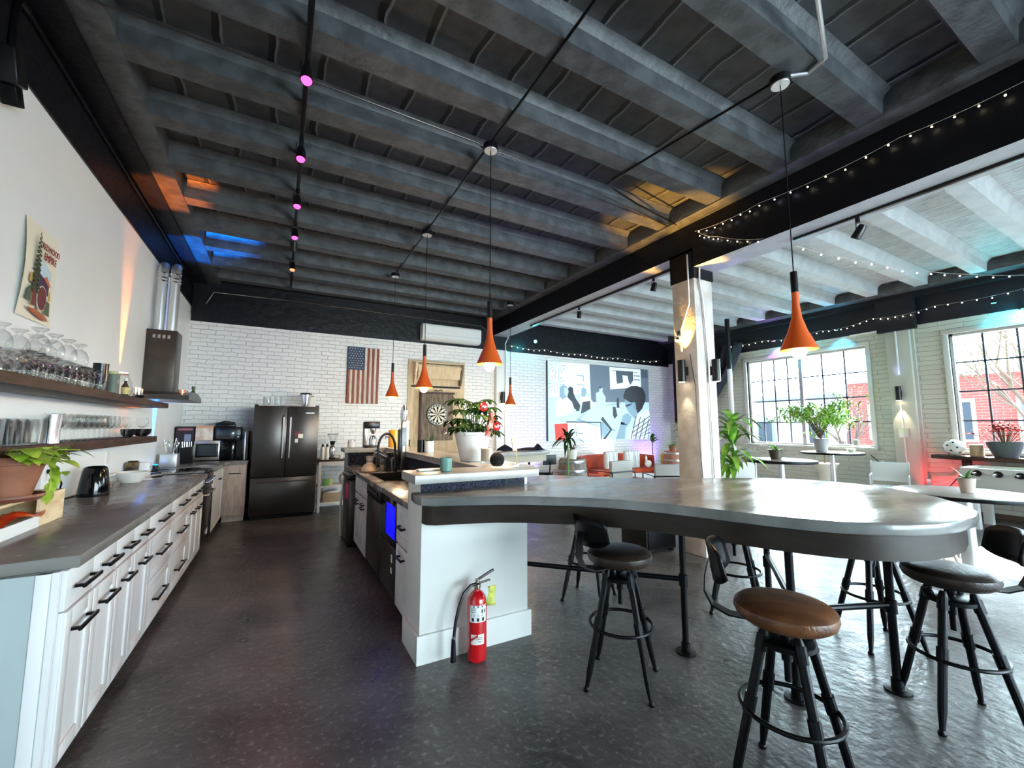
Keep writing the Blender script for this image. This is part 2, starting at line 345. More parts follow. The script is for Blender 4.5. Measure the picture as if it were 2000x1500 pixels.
    # end diaphragms near the girder and the left wall
# ledge soffit strips beside the girder
struct(MB().box((4.0, YF, 3.86), (4.18, YB, 4.08), .01).build('trim_6', M_joistL), 'dark haunch along the girder')
struct(MB().box((4.56, YF, 3.80), (4.80, YB, 4.08), .01).build('trim_7', M_joistR), 'pale haunch on the window side of the girder')
struct(MB().box((-1.21, YF, 3.87), (-1.02, YB, 4.08), .01).build('trim_8', M_joistL), 'dark haunch above the left wall')
struct(MB().box((XR-.42, YF, 3.87), (XR-.15, YB, 4.08), .01).build('trim_9', MC['dark_joist_paint']), 'dark haunch above the windows')
# pilasters
struct(MB().box((4.24, YB-.1, 0), (4.52, YB, 3.2), .005).build('trim_10', M_white), 'white boxed pilaster on the back wall')
struct(MB().box((XR-.12, 3.02, 0), (XR, 3.36, 3.3), .006).box((XR-.05, 2.98, 0), (XR, 3.02, 3.3)).build('trim_11', mat('cream_paint', (.57, .57, .52), .5)), 'cream boxed pilaster between the windows')
struct(MB().box((XR-.02, 1.4, 0), (XR, 2.9, .08)).build('baseboard_right', mat('brown_skirting', (.12, .08, .06), .6)))
# windows
M_casing = mat('white_casing', (.60, .60, .58), .45)
M_munt = mat('grey_muntin', (.07, .07, .10), .6)
def window(n, y0, y1, cols, label):
    r = bpy.data.objects.new('window_%d' % n, None); C.objects.link(r); struct(r, label); r.location = (XR, (y0+y1)/2, ZS)
    h = ZT-ZS; a = y0-(y0+y1)/2; b = -a; F = MB(); t = .075
    F.box((-.03, a-t, h), (.06, b+t, h+t), .006).box((-.03, a-t, 0), (.06, a, h), .006).box((-.03, b, 0), (.06, b+t, h), .006).box((-.10, a-t-.02, -.05), (.12, b+t+.02, 0), .008)
    F.box((.06, a, 0), (.16, a+.035, h)).box((.06, b-.035, 0), (.16, b, h)).box((.06, a, h-.035), (.16, b, h)).box((.06, a, 0), (.16, b, .035))
    F.build('casing', M_casing, r)
    mid = [a]
    if len(cols) == 2:
        mm = (1.17 if n == 1 else (y1-y0)/2)   # width of far sash
        split = b-mm; mid = [a, split, b]
        MB().box((.05, split-.035, 0), (.17, split+.035, h)).build('mullion', mat('dim_mullion', (.35, .33, .34), .5), r)
    else: mid = [a, b]
    g = MB()
    for i, c in enumerate(cols):
        s0, s1 = mid[i], mid[i+1]
        for q in range(1, c): yy = s0+(s1-s0)*q/c; g.box((.10, yy-.012, .03), (.125, yy+.012, h-.03))
    for q in range(1, 4): zz = h*q/4; g.box((.10, a+.03, zz-.012), (.125, b-.03, zz+.012))
    g.build('muntins', M_munt, r)
    for i in range(len(cols)):
        MB().box((.110, mid[i]+.03, .03), (.116, mid[i+1]-.03, h-.03)).build('pane', G_thin, r)
window(1, *WINS[0], (3, 4), 'large white framed grid window behind the leafy tree plant')
window(2, *WINS[1], (4, 4), 'white framed grid window above the live edge shelf, branches outside')
window(3, *WINS[2], (4, 4), 'grid window out of frame on the right wall')
r = bpy.data.objects.new('window_4', None); C.objects.link(r); struct(r); r.location = (5.5, YF-.1, .5)  # unseen window behind the camera, added and sized for fill daylight
g = MB()
for q in range(8): x = -3.5+q; g.box((x-.03, -.04, 0), (x+.03, .04, 2.3))
for q in range(4): z = q*2.3/3; g.box((-3.5, -.03, z-.02), (3.5, .03, z+.02))
g.build('muntins', M_casing, r); MB().box((-3.5, -.004, 0), (3.5, .002, 2.3)).build('pane', G_thin, r)
# ---------------------------------------------------------------- outside
M_rb = brick_mat('red_brick', (.42, .10, .09), (.50, .35, .32), 'y', bump=.2, bw=.4, rh=.12)
M_wb = mat('white_render', (.60, .64, .70), .6)
M_dglass = mat('dark_outside_glass', (.10, .13, .17), .1)
struct(MB().box((XR+.3, -60, -.6), (120, 80, -.45)).build('ground', mat('asphalt', (.20, .20, .21), .8)), 'grey street outside')
def building(nm, y0, y1, zt, x, mtl, wins, label, trim=M_casing):
    t = thing(nm, label, 'building', (x, (y0+y1)/2, -.45)); yc = (y0+y1)/2; L = t
    MB().box((0, y0-yc, 0), (8, y1-yc, zt+.45)).build('wall', mtl, L)
    MB().box((-.25, y0-yc-.1, zt+.35), (8, y1-yc+.1, zt+.62), .03).build('cornice', trim, L)
    for yy, z0, z1, ww in wins:
        f = MB().box((-.09, yy-ww/2-.12, z0+.33), (0, yy+ww/2+.12, z1+.6)).build('window_frame', trim, L)
        f.location = (0, -yc, 0)
        p = MB().box((-.11, yy-ww/2, z0+.45), (-.08, yy+ww/2, z1+.45)).box((-.115, yy-.03, z0+.45), (-.08, yy+.03, z1+.45)).build('window_pane', M_dglass, f)
    return t
building('brick_building', -14, 10.6, 3.75, 26, M_rb, [(9.2, .9, 2.4, .9), (6.6, .9, 2.5, .9), (4.3, .9, 2.5, .9), (2.0, .9, 2.5, .9), (-1, .9, 2.5, .9)], 'red brick building across the street with white framed windows')
building('white_building', 11.2, 34, 3.1, 27, M_wb, [(12.6, .3, 1.7, .8), (15.5, .3, 1.7, .8), (19, .5, 1.9, .9), (22, .5, 1.9, .9)], 'long white building across the street behind the leafy plant', mat('blue_grey_trim', (.30, .38, .46), .6))
text_mesh('sign_lettering', 'WEST', .9, mat('sign_blue', (.22, .30, .42), .6), bpy.data.objects['white_building'], (-.02, -2.0, 2.2), (PI/2, 0, -PI/2), ext=.02)
t = thing('air_conditioning_unit', 'grey rooftop unit on the roof of the long white building', 'rooftop unit', (28.5, 15.2, 3.28)); MB().box((-.5, -.6, 0), (.5, .6, .7), .04).build('housing', M_alu, t); MB().box((-.6, -2.5, 0), (-.5, 2.5, .2)).build('rail', M_alu, t)
# street trees
M_bark = mat('pale_bark', (.16, .12, .10), .8)
M_yleaf = mat('yellow_bud', (.72, .66, .20), .6)
def branchy(nm, loc, H, label, seed, n0=9, leaf=M_yleaf, nl=260):
    R = random.Random(seed); t = thing(nm, label, 'tree', loc); tips = []; m = MB()
    def br(p, d, L, r, dep):
        pts = [p]; 
        for i in range(4):
            d = (d + Vector((R.uniform(-.16, .16), R.uniform(-.16, .16), R.uniform(-.02, .12)))).normalized(); p = p + d*L/4; pts.append(p)
        m.tube(pts, [r*(1-.12*i) for i in range(5)], 5)
        tips.extend(pts[2:] if dep < 3 else [])
        if dep > 0:
            for i in range(3):
                q = Vector((R.uniform(-1, 1), R.uniform(-1, 1), R.uniform(-.1, .7)))
                br(pts[R.choice((2, 3, 4))], (d*.9+q*.75).normalized(), L*R.uniform(.55, .75), r*.5, dep-1)
    m.tube([(0, 0, 0), (0, 0, H*.25)], [.16, .13], 8)
    for i in range(n0):
        a = 2*PI*i/n0; br(Vector((0, 0, H*R.uniform(.12, .28))), Vector((math.cos(a)*.8, math.sin(a)*.8, R.uniform(.45, 1.1))).normalized(), H*.34, .05, 3)
    m.build('trunk_and_branches', M_bark, t)
    f = MB()
    for i in range(nl):
        p = R.choice(tips) + Vector((R.uniform(-.1, .1), R.uniform(-.1, .1), R.uniform(-.1, .1)))
        f.leaf(p, (R.uniform(-1, 1), R.uniform(-1, 1), R.uniform(-1, .5)), .10, .07, n=2)
    f.build('foliage', leaf, t); return t
branchy('street_tree', (14.6, 1.9, -.45), 6.6, 'bare spreading tree with yellow buds outside the window above the shelf', 3, 11, nl=1100)
branchy('street_tree', (22, 9.3, -.45), 5.0, 'small thin bare tree outside the left half of the big grid window', 5, 6, nl=60)
branchy('street_tree', (41, 9.0, -.45), 8.2, 'yellow green tree top showing above the red brick building roof', 8, 8, nl=500)
# ---------------------------------------------------------------- left kitchen run
def handle(parent, cx, cy, cz, L, ax='y', dx=1):
    """bar pull standing off a front facing +x (dx=1) or -x (dx=-1); ax y horizontal"""
    m = MB(); s = dx*.032
    m.box((cx+s-.005, cy-L/2, cz-.008), (cx+s+.007, cy+L/2, cz+.008), .003)
    for e in (-1, 1): m.box((cx, cy+e*(L/2-.02)-.007, cz-.006), (cx+s, cy+e*(L/2-.02)+.007, cz+.006))
    return m.build('handle', M_black, parent)
def front(name, parent, X, y0, y1, z0, z1, m=None, dx=1, shaker=True, HL=.16, hz=None, hd=True):
    g = .003; q = MB()
    q.box((X, y0+g, z0+g), (X+dx*.018, y1-g, z1-g), .002)
    d = q.build(name, m or M_cab, parent)
    if shaker and z1-z0 > .16:
        f = .06; r = MB(); w0, w1 = y0+g, y1-g; a0, a1 = z0+g, z1-g
        X1, X2 = X+dx*.017, X+dx*.027
        r.box((X1, w0, a0), (X2, w0+f, a1), .002).box((X1, w1-f, a0), (X2, w1, a1), .002).box((X1, w0+f, a0), (X2, w1-f, a0+f), .002).box((X1, w0+f, a1-f), (X2, w1-f, a1), .002)
        r.build('shaker_rim', m or M_cab, d)
    if hd: handle(d, X+dx*.026, (y0+y1)/2, hz if hz is not None else z1-.05, HL, dx=dx)
    return d
def cabinet(label, X, y0, y1, Xb, rows, cat='cabinet', mt=None, dx=1, group=None, HL=None, endp=False):
    t = thing('base_cabinet', label, cat, (0, 0, 0), group=group)
    MB().box((X, y0+.001, .09), (Xb, y1-.001, .865)).build('body', mt or M_cab, t)
    MB().box((X-dx*.06, y0+.001, 0), (Xb, y1-.001, .09)).build('toe_kick', M_blackp, t)
    for kind, z0, z1 in rows:
        hz = (z0+z1)/2 if kind == 'drawer' else z1-.09
        front(kind, t, X, y0, y1, z0, z1, mt, dx, shaker=(kind == 'door' or z1-z0 > .2), HL=HL or .19, hz=hz)
    return t
DD = [('drawer', .70, .865), ('door', .09, .70)]; D3 = [('drawer', .70, .865), ('drawer', .41, .70), ('drawer', .09, .41)]
CF = -.75
cabinet('white drawer over door base cabinet beside the pale end panel, nearest the viewer', CF, 2.43, 2.72, XL+.01, DD, HL=.2)
cabinet('white drawer over door base cabinet, second from the near end of the left counter', CF, 2.72, 3.04, XL+.01, DD, HL=.2)
cabinet('white drawer over door base cabinet, third from the near end of the left counter', CF, 3.04, 3.34, XL+.01, DD, HL=.17)
cabinet('white drawer over door base cabinet, just before the first three drawer unit', CF, 3.34, 3.68, XL+.01, DD, HL=.17)
cabinet('white three drawer base cabinet, the nearer of the two', CF, 3.68, 4.36, XL+.01, D3, HL=.32)
cabinet('white three drawer base cabinet, the farther of the two', CF, 4.36, 5.04, XL+.01, D3, HL=.32)
cabinet('narrow white base cabinet just past the three drawer units', CF, 5.04, 5.32, XL+.01, DD, HL=.15)
cabinet('narrow white base cabinet in the middle of the three before the stove', CF, 5.32, 5.60, XL+.01, DD, HL=.15)
cabinet('narrow white base cabinet right beside the stove', CF, 5.60, 5.88, XL+.01, DD, HL=.15)
t = thing('end_panel', 'pale grey-green end panel closing the left counter, nearest the viewer', 'panel', (0, 0, 0))
MB().box((XL+.01, 2.405, 0), (CF-.02, 2.43, .865)).build('board', M_cabend, t)
MB().box((CF-.065, 2.40, 0), (CF-.022, 2.43, .865), .002).box((CF-.02, 2.41, .0), (CF+.0, 2.43, .865)).build('edge_strip', M_cab, t)
# corner + back wall units
t = thing('base_cabinet', 'white corner cabinet between the stove and the wood fronted unit', 'cabinet')
MB().box((XL+.01, 6.68, .09), (CF, 7.75, .865)).build('body', M_cab, t); front('door', t, CF, 6.69, 7.70, .09, .865, HL=.14, hz=.72)
t = thing('base_cabinet', 'pale wood fronted base cabinet beside the refrigerator', 'cabinet')
M_ashw = mat('pale_ash_front', (.46, .38, .34), .5, col2=(.56, .48, .43), scale=7, stretch=(8, 1, 1))
MB().box((-.74, 7.80, .09), (-.43, YB-.02, .865)).build('body', M_ashw, t); MB().box((-.72, 7.83, 0), (-.44, YB-.02, .09)).build('toe_kick', M_ashw, t)
MB().box((-.735, 7.78, .10), (-.435, 7.80, .86), .002).build('door', M_ashw, t); MB().box((-.66, 7.772, .72), (-.50, 7.79, .735)).build('handle', M_black, t.children[2])
# counters
def slab(poly, z0, z1, bev=.008):
    m = MB(); m.prism(poly, z0, z1); es = [e for e in m.bm.edges if abs(e.verts[0].co.z-e.verts[1].co.z) < 1e-5]
    bmesh.ops.bevel(m.bm, geom=es, offset=bev, segments=2, affect='EDGES', profile=.5)
    for f in m.bm.faces: f.material_index = 0
    return m
tag(slab([(XL, 2.38), (-.70, 2.44), (-.70, 5.90), (XL, 5.90)], .867, .92).build('countertop', M_concrete), 'long dark concrete worktop on the white cabinets along the left wall', 'countertop')
tag(slab([(XL, 6.68), (-.70, 6.68), (-.70, 7.70), (-.64, 7.765), (-.42, 7.765), (-.42, YB-.015), (XL, YB-.015)], .867, .92).build('countertop', M_concrete), 'dark concrete corner worktop under the microwave', 'countertop')
# stove
t = thing('stove', 'stainless and black range set between the counters under the hood', 'stove', (-1.04, 6.29, 0))
MB().box((-.34, -.37, .10), (.27, .37, .90), .004).box((-.34, -.36, 0), (.22, .36, .1)).build('body', M_blackp, t)
MB().box((-.34, -.375, .90), (.30, .375, .925), .004).build('cooktop', mat('cooktop_glass', (.01, .01, .012), .08), t)
MB().box((.27, -.36, .20), (.305, .36, .70), .006).build('oven_door', M_dsteel, t)
MB().tube([(.30, -.30, .66), (.345, -.28, .66), (.345, .28, .66), (.30, .30, .66)], .012).build('oven_handle', M_chrome, t)
pn = MB().box((.27, -.36, .72), (.315, .36, .89), .006).build('control_panel', M_dsteel, t)
for i in range(5):
    MB().lathe([(.02, 0), (.022, .01), (.017, .035), (.012, .038)], n=12, M=Matrix.Translation((.315, -.28+.14*i, .81)) @ Matrix.Rotation(PI/2, 4, 'Y')).build('knob', M_chrome, pn)
for cx, cy in ((-.2, -.19), (-.2, .19), (.12, -.19), (.12, .19)):
    g = MB(); g.tube([(cx+.09*math.cos(a*PI/6), cy+.09*math.sin(a*PI/6), .935) for a in range(12)], .004, 6, closed=True); g.build('burner_ring', M_black, t)
tag(MB().box((0, 0, 0), (.012, .15, .5), .004).build('dish_towel', M_blackp, loc=(-.681, 6.02, .18)), 'dark cloth hanging on the oven handle of the range', 'towel')
# hood
t = thing('range_hood', 'brown stainless chimney hood on the wall above the range', 'range hood', (XL, 6.28, 1.75))
m = MB(); m.prism([(-.42, 0), (.42, 0), (.42, .05), (.16, .10), (-.16, .10), (-.42, .05)], 0, .48, 'x')
m.build('canopy', M_dsteel, t)
q = MB().box((0, -.15, .08), (.28, .15, .82), .004).build('chimney', mat('brown_stainless', (.10, .082, .07), .35, .7, col2=(.13, .11, .095), scale=3), t)
v = MB()
for i in range(4): v.box((.06+.045*i, -.153, .72), (.085+.045*i, -.149, .76))
v.build('vent_slots', M_steel, q)
t = thing('exhaust_duct', 'pair of bare metal ducts rising from the hood chimney to the black beam', 'duct', (XL, 6.28, 2.57))
for x in (.08, .20):
    m = MB(); m.tube([(x, -.02, 0), (x, -.02, .62), (x, -.02, .72), (x-.01, .04, .80), (x-.02, .12, .84)], .052, 16); m.build('pipe', M_alu, t)
    m = MB(); 
    for z in (.60, .64, .70): m.lathe([(.053, z), (.058, z+.008), (.053, z+.016)], (x, -.02, 0), 16, caps=False)
    m.build('elbow_ribs', M_chrome, t)
# shelves
def plank(nm, x0, x1, y0, y1, z0, z1, label):
    R = random.Random(int(y0*10)); n = 26; P = [(x0, y0)]
    for i in range(n+1):
        y = y0+(y1-y0)*i/n; P.append((x1+R.uniform(-.012, .012), y))
    P.append((x0, y1)); m = slab(P, z0, z1, .008); o = m.build(nm, M_walnut); return tag(o, label, 'shelf')
plank('floating_shelf', XL, -1.09, 2.1, 5.78, 1.645, 1.70, 'dark live edge upper shelf holding the heap of upturned wine glasses')
plank('floating_shelf', XL, -1.14, 2.2, 5.66, 1.29, 1.35, 'dark wood lower shelf holding the row of stemmed glasses')
# glassware
def wine_profile(h=.2, r=.04, foot=.035):
    return [(foot, 0), (foot*.9, .004), (.006, .012), (.0045, h*.42), (.012, h*.46), (r*.75, h*.54), (r, h*.70), (r*.95, h*.85), (r*.82, h)]
def goblet(label, loc, up=True, h=.2, r=.042, group=None, M=None):
    m = MB(); 
    if up: m.lathe(wine_profile(h, r), n=16, caps=False)
    else: m.lathe([(.001, h), (.033, h), (.034, h-.006), (.014, h-.02), (.013, h-.034), (r*.7, h-.05), (r, h*.38), (r*.98, h*.15), (r*.88, 0)], n=18, caps=False)
    return tag(m.build('wine_glass', G_cup, loc=loc), label, 'glass', group)
S1, S2 = 1.701, 1.351
base = goblet('clear short footed goblet upturned in the heap on the upper shelf', (-1.24, 2.95, S1), False, .135, .046, 'upturned goblets on the upper shelf')
spots = []
for i in range(11): spots.append((-1.15, 3.04+.093*i, S1))
for i in range(11): spots.append((-1.25, 3.085+.093*i, S1))
for i in range(8): spots.append((-1.345, 3.05+.12*i, S1))
for p in spots: c = base.copy(); C.objects.link(c); c.location = p
# second layer on its own shallow tray
tag(MB().box((-1.36, 3.0, S1+.137), (-1.12, 3.86, S1+.141), .002).build('glass_tray', G_thin), 'clear sheet lying between the two layers of upturned goblets', 'tray')
for i in range(8):
    c = base.copy(); C.objects.link(c); c.location = (-1.16 if i % 2 else -1.27, 3.08+.085*i, S1+.142)
    c['label'] = 'clear goblet upturned in the top layer of the heap on the upper shelf'; c['group'] = 'top layer of goblets'
stem = goblet('clear stemmed wine glass standing in the row on the lower shelf', (-1.24, 3.72, S2), True, .185, .038, 'stemmed glasses on the lower shelf')
for i in range(22):
    c = stem.copy(); C.objects.link(c); c.location = (-1.20 if i % 2 else -1.30, 3.80+.054*i, S2)
goblet('single large wine glass at the far end of the row, beside the black bowls', (-1.19, 5.35, S2), True, .19, .05)
def tumbler(label, loc, h=.12, r=.036, m=None, group=None, nm='tumbler'):
    q = MB(); q.lathe([(0.001, 0), (r*.85, 0), (r, h), (r-.003, h), (r*.85-.003, .008), (.001, .008)], n=18, caps=False)
    return tag(q.build(nm, m or G_cup, loc=loc), label, 'glass', group)
tb = tumbler('clear straight tumbler at the near end of the lower shelf', (-1.22, 3.0, S2), .14, .038, group='tumblers on the lower shelf')
for i, (x, y) in enumerate([(-1.22, 3.09), (-1.22, 3.18), (-1.22, 3.27), (-1.22, 3.36), (-1.31, 3.05), (-1.31, 3.14), (-1.31, 3.23), (-1.31, 3.32), (-1.31, 3.41)]):
    c = tb.copy(); C.objects.link(c); c.location = (x, y, S2)
tag(MB().lathe([(.001, 0), (.044, 0), (.040, .06), (.048, .17), (.046, .17), (.038, .06), (.04, .006), (.001, .006)], n=24, caps=False).build('steel_shaker', M_chrome, loc=(-1.2, 3.52, S2)), 'shiny steel cocktail shaker cup beside the stemmed glasses on the lower shelf', 'shaker')
for y, r, lb in ((5.14, .055, 'black bowl on the lower shelf, the smaller and nearer of two'), (5.50, .075, 'black bowl at the far end of the lower shelf, the larger of two')):
    tag(MB().lathe([(.001, 0), (r*.5, 0), (r*.9, .03), (r, .075), (r-.005, .075), (r*.85, .03), (.001, .01)], n=24, caps=False).build('bowl', mat('black_glaze', (.02, .02, .022), .2), loc=(-1.24 if y < 5.4 else -1.22, y, S2)), lb, 'bowl')
# upper shelf items
t = thing('stacked_cups', 'stack of black plastic cups standing on the upper shelf past the goblets', 'cups', (-1.18, 4.13, S1))
for i in range(4):
    MB().lathe([(.001, 0), (.034, 0), (.045, .15), (.042, .15), (.031, .004), (.001, .004)], (0, 0, .02*i), 18, caps=False).build('cup', mat('smoky_black_cup', (.02, .025, .04), .15), t)
tumbler('tall dark glass tumbler beside the black cup stack', (-1.33, 4.13, S1), .18, .04, mat('smoky_black_cup', (0, 0, 0)))
t = thing('coffee_bag', 'olive and black paper bag standing behind the labelled tin on the upper shelf', 'bag', (-1.31, 4.27, S1))
MB().box((-.05, -.07, 0), (.05, .08, .17), .012).build('body', mat('olive_bag', (.14, .12, .07), .6), t); MB().box((-.04, -.075, .17), (.04, .075, .19), .004).build('folded_top', M_blackp, t)
t = thing('cocoa_tin', 'grey green tin lettered COCO at the front of the upper shelf', 'tin', (-1.15, 4.28, S1))
MB().cyl((0, 0, 0), .042, .15, bev=.004).build('body', mat('green_grey_tin', (.14, .17, .14), .5), t); MB().cyl((0, 0, .15), .03, .02).build('lid', mat('yellow_lid', (.5, .5, .25), .5), t)
text_mesh('lettering', 'COCO', .036, mat('label_cream', (.75, .73, .6), .6), t, (.034, -.025, .09), (PI/2, 0, math.radians(-30)))
t = thing('syrup_bottle', 'small amber bottle with a gold label on the upper shelf, before the big jar', 'bottle', (-1.12, 4.47, S1))
MB().lathe([(.001, 0), (.022, 0), (.024, .07), (.010, .10), (.010, .12), (.001, .12)], n=16).build('bottle_body', M_walnut, t); MB().cyl((0, 0, .118), .012, .02, 14).build('cap', M_white, t)
MB().lathe([(.0245, .01), (.0245, .065)], n=16, caps=False).build('label_band', mat('gold_label', (.6, .5, .2), .5), t)
t = thing('glass_jar', 'big clear glass drink jar with a metal lid on the upper shelf', 'jar', (-1.22, 4.68, S1))
MB().lathe([(.001, 0), (.075, 0), (.09, .04), (.088, .12), (.065, .17), (.062, .19)], n=28, caps=False).build('jar_body', G_cup, t); MB().cyl((0, 0, .188), .068, .022, 28, bev=.004).build('lid', M_alu, t)
for i, y in enumerate((5.0, 5.1, 5.2)): tumbler('clear small tumbler by the big jar on the upper shelf', (-1.2, y, S1), .11, .03, group='small tumblers by the jar')
tag(MB().lathe([(.001, 0), (.02, 0), (.035, .018), (.032, .03), (.001, .032)], n=14).build('dark_dish', M_blackp, loc=(-1.13, 4.92, S1)), 'tiny dark dish in front of the small tumblers', 'dish')
# things on the hood
t = thing('copper_cup', 'little copper and chrome cup standing on the edge of the hood', 'cup', (-1.02, 6.05, 1.822)); MB().lathe([(.001, 0), (.03, 0), (.035, .05), (.03, .05), (.001, .006)], n=16, caps=False).build('cup_body', mat('copper', (.8, .4, .25), .25, 1.0), t); MB().tube([(.03, 0, .04), (.055, 0, .035), (.055, 0, .015), (.03, 0, .01)], .004, 6).build('cup_handle', M_chrome, t)
t = thing('oil_bottle', 'small green capped bottle standing on the far edge of the hood', 'bottle', (-1.0, 6.62, 1.79)); MB().lathe([(.001, 0), (.022, 0), (.022, .10), (.012, .12), (.012, .13)], n=14).build('bottle_body', mat('olive_oil', (.10, .14, .04), .2), t); MB().cyl((0, 0, .13), .02, .04, 14).build('cap', mat('dark_green_cap', (.02, .09, .02), .4), t)
tag(MB().lathe([(.001, 0), (.03, 0), (.04, .05), (.037, .05), (.001, .006)], n=16, caps=False).build('ramekin', M_gpot, loc=(-.955, 6.56, 1.79)), 'white ramekin beside the green capped bottle on the hood', 'ramekin')
# counter items, near to far
ZC = .921
t = thing('wooden_box', 'pale wooden crate on the near end of the left counter, under the terracotta pot', 'box', (-1.205, 3.13, ZC))
MB().box((-.10, -.36, 0), (.10, .36, .012)).box((-.10, .345, 0), (.10, .36, .165)).box((-.10, -.36, 0), (.10, -.345, .165)).box((-.10, -.36, .152), (.10, .36, .165)).box((-.10, -.36, 0), (-.088, .36, .165)).box((.09, .08, 0), (.105, .36, .165)).build('crate', M_lwood, t)
MB().box((.09, -.36, 0), (.106, .08, .06)).build('front_lip', M_white, t)
t = thing('snack_bag', 'shiny orange and red packet spilling out of the wooden crate', 'packet', (-1.11, 3.02, ZC+.062))
m = MB(); rows = []
for i in range(9):
    u = i/8-.5; rows.append([Vector((-.05+v*.16+.02*math.sin(6*u), u*.38, .012+.024*math.cos(PI*u)*math.cos(PI*v)+.012*math.sin(9*u+5*v)+.01*v)) for v in [j/6-.5 for j in range(7)]])
m.grid(rows); m.build('foil', mat('orange_foil', (.8, .14, .02), .2, col2=(.6, .02, .02), scale=9), t)
tag(MB().ball((0, 0, .03), .05, (1, 1.5, .6), 8).build('bread_roll', mat('pink_wrap', (.75, .5, .42), .6), loc=(-1.22, 2.95, ZC+.013)), 'pinkish wrapped bundle inside the wooden crate', 'packet')
t = thing('potted_pothos', 'trailing lime green pothos in a large terracotta pot on the wooden crate', 'potted plant', (-1.155, 3.02, ZC+.166))
MB().lathe([(.001, 0), (.11, 0), (.13, .018), (.127, .03), (.10, .012), (.001, .012)], n=28, caps=False).build('saucer', mat('brown_saucer', (.22, .09, .06), .35), t)
MB().lathe([(.001, .012), (.078, .012), (.118, .175), (.128, .178), (.132, .215), (.118, .215), (.112, .18), (.001, .18)], n=32, caps=False).build('pot', M_terra, t); MB().cyl((0, 0, .17), .11, .02).build('soil', M_soil, t)
m = MB(); R = random.Random(4); st = MB()
for i in range(40):
    a = R.uniform(0, 2*PI); r0 = R.uniform(.01, .08); L = R.uniform(.06, .16)
    b = Vector((math.cos(a)*r0, math.sin(a)*r0, .19)); e = b + Vector((math.cos(a)*L, math.sin(a)*L*1.1, R.uniform(.0, .07)))
    e.x = max(e.x, .09 if e.z > .16 else -1)
    st.tube([b, (b+e)/2+Vector((0, 0, .03)), e], .0025, 5); m.leaf(e-Vector((math.cos(a)*.02, math.sin(a)*.02, 0)), (abs(math.cos(a)), math.sin(a), R.uniform(-.3, .3)), R.uniform(.07, .10), R.uniform(.05, .075), .8)
for vy, pts in enumerate([[(.05, .10, .20), (.06, .20, .19), (.06, .28, .12), (.05, .33, .08), (.05, .42, .10)], [(.06, .08, .2), (.09, .15, .16), (.08, .2, .06), (.08, .19, .02)]]):
    st.tube(pts, .0025, 5)
    for p, q in zip(pts[1:], pts[:-1]): m.leaf(p, Vector(p)-Vector(q)+Vector((0, 0, -.03)), .075, .05, 1.0)
m.build('leaves', M_lime, t); st.build('stems', M_lime, t)
t = thing('plastic_clamshell', 'clear plastic box with bagged coffee pods between the crate and the kettle', 'container', (-1.28, 3.68, ZC))
MB().box((-.08, -.09, 0), (.08, .10, .12), .012).build('box', G_cup, t); MB().box((-.07, -.08, .004), (.07, .08, .05), .02).build('contents', mat('brown_pods', (.22, .12, .07), .5, col2=(.6, .5, .42), scale=30), t)
m = MB(); R = random.Random(2)
for i in range(14): m.ball((R.uniform(-.06, .06), R.uniform(-.07, .07), R.uniform(.06, .10)), .02, n=5)
m.build('wrapped_sweets', G_cup, t)
t = thing('electric_kettle', 'glossy black electric kettle on the left counter plugged in behind', 'kettle', (-1.235, 4.42, ZC))
MB().lathe([(.001, 0), (.092, 0), (.094, .02), (.088, .08), (.074, .19), (.066, .215), (.05, .225), (.001, .228)], n=28).build('kettle_body', mat('gloss_black', (.006, .006, .008), .08), t)
MB().tube([(-.01, .06, .21), (-.01, .13, .2), (-.01, .135, .10), (-.01, .09, .04)], .012, 8).build('kettle_handle', M_blackp, t); MB().prism([(-.02, -.06), (.02, -.06), (0, -.10)], .17, .21).build('spout', M_blackp, t)
MB().tube([(-.06, -.08, .02), (-.10, -.20, .010), (-.12, -.24, .02), (-.13, -.16, .12), (-.14, -.22, .20), (-.145, -.28, .22)], .006, 6).build('power_cord', M_blackp, t); MB().box((-.155, -.33, .205), (-.13, -.26, .235), .005).build('plug', M_blackp, t)
tag(MB().box((XL, 4.05, 1.08), (XL+.006, 4.13, 1.20), .002).build('wall_outlet', M_white), 'white outlet plate on the left wall behind the kettle cord', 'outlet')
tag(MB().box((XL, 5.22, 1.10), (XL+.006, 5.30, 1.22), .002).build('wall_outlet', M_white), 'white outlet plate on the left wall under the lower shelf, above the white bowl', 'outlet')
tag(MB().box((XL, 3.62, .925), (XL+.012, 4.02, 1.28), .003).build('leaning_board', M_white), 'plain white board leaning on the left wall beside the pothos', 'board')
tag(MB().lathe([(.001, 0), (.07, 0), (.09, .02), (.135, .10), (.13, .10), (.085, .025), (.001, .008)], n=32, caps=False).build('mixing_bowl', M_gpot, loc=(-1.22, 5.28, ZC)), 'white bowl on the left counter between the kettle and the outlet tower', 'bowl')
t = thing('storage_tub', 'plastic tub of red labelled packets behind the white bowl', 'tub', (-1.32, 4.86, ZC)); MB().box((-.06, -.12, 0), (.06, .12, .10), .01).build('tub_box', G_cup, t); MB().box((-.05, -.10, .004), (.05, .10, .05)).build('packets', mat('red_packet', (.5, .1, .08), .5, col2=(.7, .65, .55), scale=30), t); MB().box((-.065, -.125, .10), (.065, .125, .12), .006).build('tub_lid', M_white, t)
tag(MB().box((0, 0, 0), (.18, .42, .012), .003).build('cutting_board', M_gpot, loc=(-1.28, 5.44, ZC)), 'thin white cutting board lying on the counter beside the white bowl', 'board')
tag(MB().tube([(0, 0, .015), (.03, .05, .02), (.07, .02, .03), (.03, -.03, .03), (-.02, .03, .02), (.05, .08, .012)], .007, 6).build('coiled_cable', M_blackp, loc=(-1.10, 5.50, ZC+.0)), 'coiled black cable lying on the left counter', 'cable')
